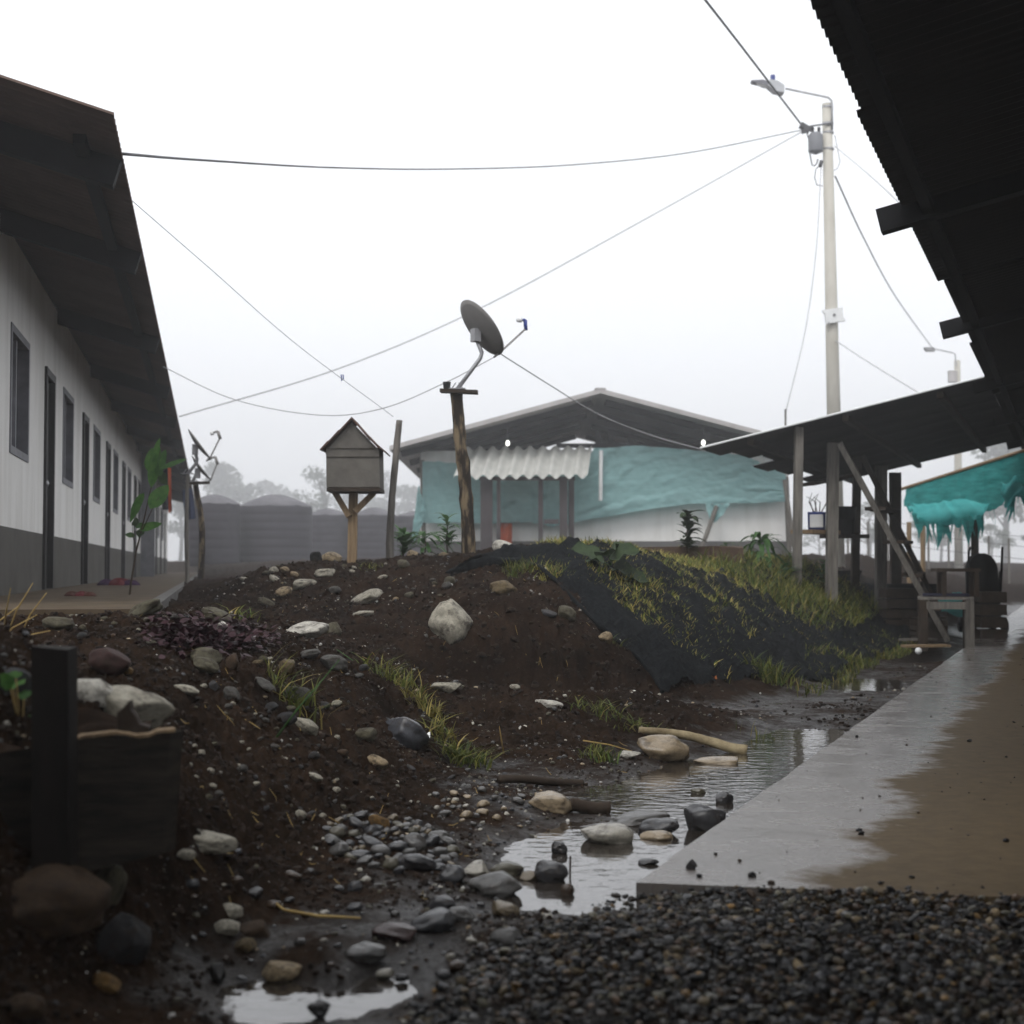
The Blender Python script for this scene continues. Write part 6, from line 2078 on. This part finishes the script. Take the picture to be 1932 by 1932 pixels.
# old brown planting bed
bedc = P(1300, 1050, 15.6)
x0, x1 = P(1196, 1050, 15.6)[0], P(1404, 1050, 15.6)[0]
gz = hz1(bedc[0], 15.6) - .03
bdp = thing('planting_bed', V(bedc[0], 15.6, gz), 'old brown earth planting bed edged with boards behind the grass', 'planting bed')
zt = CAM_Z + (1070 - 1032) / FPX * 15.6
MB().beam(V(x0, 15.6, (gz + zt) / 2), V(x0 + (x1 - x0) * .68, 15.55, (gz + zt) / 2), .05, zt - gz, jit=.006).build('side_board', M['brick_soil'], bdp)
MB().beam(V(x0 + (x1 - x0) * .683, 15.60, (gz + zt) / 2 + .01), V(x1, 15.7, (gz + zt) / 2), .05, zt - gz, jit=.006).build('side_board', M['brick_soil'], bdp)
MB().beam(V(x0, 16.6, (gz + zt) / 2), V(x1, 16.6, (gz + zt) / 2), .05, zt - gz).build('side_board', M['brick_soil'], bdp)
MB().grid(lambda u, v: V(x0 + .03 + (x1 - x0 - .06) * u, 15.75 + .8 * v, zt - .03 + .02 * math.sin(u * 23) * math.sin(v * 9)), 20, 6).build('earth', M['soil'], bdp, True)

# dark red dead leaves on the ridge
g = np.random.default_rng(8)
mb = MB()
for k in range(900):
    px = g.normal(395, 62); py = 1205 + g.normal(0, 17) + abs(px - 395) * .03
    if not (270 < px < 530 and 1160 < py < 1262): continue
    c = T(px, py, 4, 9)
    a = g.uniform(0, 6.28)
    mb.leaf(c + V(0, 0, g.uniform(.0, .035)), V(math.cos(a), math.sin(a), g.uniform(-.2, .8)), V(g.normal(0, .4), g.normal(0, .4), 1), g.uniform(.02, .05), g.uniform(.012, .03), g.uniform(-.2, .5), g.uniform(-.5, .5), 3)
tag(mb.build('leaf_litter', M['leaf_red'], smooth=True), 'heap of dark red dead leaves on the near ridge', 'leaf litter', kind='stuff')
# dry stems, far left
b0 = P(-30, 1200, 5.0); b0[2] = hz1(b0[0], b0[1]) - .03
dg = thing('dry_grass', b0, 'dry orange brown grass stems leaning in at the left edge', 'dry grass')
r_ = random.Random(5)
for px, py in ((62, 1100), (88, 1118), (40, 1140), (20, 1110), (70, 1160), (95, 1190)):
    a = b0 + V(r_.uniform(-.05, .08), r_.uniform(-.08, .08), 0); b_ = P(px, py, 4.9 + r_.uniform(-.15, .15))
    MB().tube([a, a * .45 + b_ * .55 + V(0, 0, .03), b_], [.0035, .003, .0015], 5).build('stem', M['straw'], dg, True)

# bits of straw and twig strewn about
g = np.random.default_rng(44)
mb = MB()
for k in range(130):
    px, py = g.uniform(250, 1250), g.uniform(1080, 1720)
    if px < 330 and py > 1370: continue
    c = T(px, py)
    if c[2] < WATER_Z + .004: continue
    a = g.uniform(0, 6.28); l_ = .006 + .026 * g.random() ** 2
    q = V(math.cos(a), math.sin(a), 0) * l_
    z0, z1 = hz1(c[0] - q[0], c[1] - q[1]), hz1(c[0] + q[0], c[1] + q[1])
    zm = max((z0 + z1) / 2, c[2] - .004)
    p0 = V(c[0] - q[0], c[1] - q[1], z0 + .004); p1 = V(c[0] + q[0], c[1] + q[1], z1 + .004 + g.uniform(0, .02))
    bend = V(-q[1], q[0], 0) * g.normal(0, .2)
    mb.tube([p0, V(c[0], c[1], zm + .005) + bend, p1], [.0010, .0014, .0008], 4)
tag(mb.build('straw_litter', M['straw']), 'bits of straw and twig strewn over the soil', 'litter', kind='stuff')

# ------------------------------------------------------------------ planter at the lower left
YPL = 3.25
M['plank_wet'] = mat('plank_wet', (.008, .007, .0055), (.036, .029, .022), .65, 5, stretch=(1, 3, 9), bump=.35, bscale=20)
bl_ = P(-40, 1650, YPL - .2)
pl_ = thing('planter', V(-1.0, YPL, .12), 'dark wooden plank planter with a corner post at the lower left', 'planter')
top = [(322, 1383), (318, 1380), (282, 1384), (272, 1389), (246, 1392), (226, 1388), (205, 1386), (138, 1394), (62, 1410), (-60, 1430)]
bot = [(-60, 1690), (120, 1655), (306, 1610)]
def YY(x): return YPL - (322 - x) * .00035
front = [P(x, y, YY(x)) for x, y in top + bot]
MB().prism(front, V(.02, .035, 0)).build('front_plank', M['plank_wet'], pl_)
for k in range(len(top) - 2):
    a, b_ = P(*top[k + 1], YY(top[k + 1][0])), P(*top[k], YY(top[k][0]))
    if abs(top[k][0] - top[k + 1][0]) < 5: continue
    MB().beam(a + V(.01, .018, .003), b_ + V(.01, .018, .003), .037, .006, jit=.001).build('worn_edge', M['timber_brown'], pl_)  # paler timber strip along the plank's top edge
M['post_wet'] = mat('post_wet', (.006, .005, .004), (.014, .011, .009), .7, 5, stretch=(4, 4, 1), bump=.3, bscale=20)
MB().beam(P(112, 1222, YY(112) - .06) * .5 + P(94, 1222, YY(94) - .06) * .5, P(104, 1665, YY(100) - .05), .079, .06, up=(0, 1, 0), jit=.002).build('post', M['post_wet'], pl_)
e0 = P(320, 1384, YPL + .02); e1 = e0 + V(-.10, .30, -.06)
MB().prism([e0, e1, V(e1[0] - .01, e1[1], .25), V(e0[0] - .015, e0[1], .25)], V(-.025, 0, 0)).build('end_plank', M['plank_wet'], pl_)
mb = MB()
mb.grid(lambda u, v: V(-1.75 + (e0[0] + 1.66) * u - .05 * v, YPL - .02 + .5 * v - .18 * (1 - u), .43 + .05 * v + .02 * math.sin(u * 20 + v * 5) + .015 * math.sin(v * 17)), 30, 12)
mb.build('earth', M['soil'], pl_, True)
# broken wood shard stuck on the planter edge
sh = [(221, 1387), (221, 1345), (232, 1336), (244, 1322), (246, 1340), (256, 1352), (262, 1366), (282, 1372), (280, 1384)]
tag(MB().prism([P(x, y, YPL + .03) for x, y in sh], V(0, .03, 0)).build('wood_shard', M['timber_dark']), 'jagged brown wood shard standing on the planter edge', 'wood shard')
# strawberry-like plant in the planter
c = P(25, 1390, YPL + .1); c[2] = .44
pp_ = thing('plant', c, 'small green plant with scalloped leaves inside the planter', 'plant')
for (a, b_, w_, m) in [((20, 1300), (0, 1262), 34, 'leaf_green'), ((25, 1300), (42, 1270), 34, 'leaf_green'), ((15, 1330), (-12, 1300), 30, 'leaf_green'), ((45, 1320), (62, 1290), 34, 'leaf_mid'), ((20, 1350), (2, 1365), 34, 'leaf_dark'), ((40, 1350), (60, 1345), 30, 'leaf_mid'), ((30, 1280), (28, 1262), 26, 'leaf_green')]:
    p0, p1 = P(*a, YPL + .08 + random.uniform(-.04, .04)), P(*b_, YPL + .08 + random.uniform(-.06, .06))
    MB().leaf(p0, p1 - p0, V(random.uniform(-.4, .4), -.7, .7), np.linalg.norm(p1 - p0), w_ / FPX * YPL, .2, .2, 8, .08).build('leaf', M[m], pp_, True)
    MB().tube([c, (c + p0) / 2 + V(.01, 0, .01), p0], [.0025, .002, .0018], 5).build('stalk', M['straw'], pp_, True)

# ------------------------------------------------------------------ sticks
def stick(p0, p1, r0, r1, m, label, seed, name='stick', wob=.006):
    a, b_ = T(*p0), T(*p1)
    a[2] = max(a[2], WATER_Z) + r0 * .8; b_[2] = max(b_[2], WATER_Z) + r1 * .8
    return tag(rough_log(name, a, b_, r0, r1, m, 14, 26, seed, wob), label, name)


stick((1205, 1386), (1410, 1424), .017, .029, M['log_pale'], 'pale peeled log lying into the puddle behind the buff boulder', 31, 'log', .012)
stick((940, 1478), (1100, 1484), .018, .016, M['timber_dark'], 'long dark wet stick at the left end of the puddle', 32)
stick((1076, 1534), (1150, 1536), .026, .024, M['timber_dark'], 'short thick dark stick in the puddle beside the buff flat stone', 33)
a = [T(520, 1715), T(535, 1728), T(600, 1738), T(680, 1742)]
tag(MB().tube([p + V(0, 0, .012) for p in a], [.003, .004, .0045, .003], 6).build('straw', M['straw'], smooth=True), 'bent yellow straw lying on the mud', 'straw')
a = [T(1100, 1404), T(1150, 1412), T(1200, 1424)]
tag(MB().tube([p + V(0, 0, .01) for p in a], [.004, .004, .002], 6).build('stick', M['straw'], smooth=True), 'thin pale twig left of the buff boulder', 'stick')
a = [T(1075, 1650), T(1077, 1650)]
tag(MB().tube([V(a[0][0], a[0][1], WATER_Z - .03), V(a[0][0] + .002, a[0][1], WATER_Z + .05)], .0035, 6).build('stick', M['timber_dark']), 'short twig standing upright in the lower puddle', 'stick')
M['scrap_orange'] = mat('scrap_orange', (.16, .05, .012), (.24, .08, .02), .8, 20)
for i, (px, py, lab) in enumerate([(800, 1400, 'white plastic scrap in the straw coloured grass'), (1345, 1285, 'orange scrap under the foot of the netting')]):
    c = T(px, py)
    mb = MB(); mb.grid(lambda u, v: c + V((u - .5) * .055, (v - .5) * .03, .02 + .012 * math.sin(u * 5 + v * 3)), 6, 4)
    tag(mb.build('scrap', M['white_plastic'] if i == 0 else M['scrap_orange'], smooth=True), lab, 'scrap')

# ------------------------------------------------------------------ haze: one closed box of even air
hm = bpy.data.materials.new('haze_air')
hm.use_nodes = True
hn = hm.node_tree
for nd in list(hn.nodes):
    if nd.type == 'BSDF_PRINCIPLED': hn.nodes.remove(nd)
pv = hn.nodes.new('ShaderNodeVolumePrincipled')
pv.inputs['Color'].default_value = (.96, .965, .98, 1)
pv.inputs['Density'].default_value = HAZE_DENSITY
pv.inputs['Anisotropy'].default_value = .6
hn.links.new(pv.outputs[0], hn.nodes['Material Output'].inputs['Volume'])
mb = MB()
mb.prism([V(-220, -70, -2.5), V(220, -70, -2.5), V(220, 430, -2.5), V(-220, 430, -2.5)], V(0, 0, 45))
hz_o = mb.build('haze', hm, origin=(0, 50, 0))
hz_o['kind'] = 'stuff'; hz_o['label'] = 'pale fog filling the whole place'
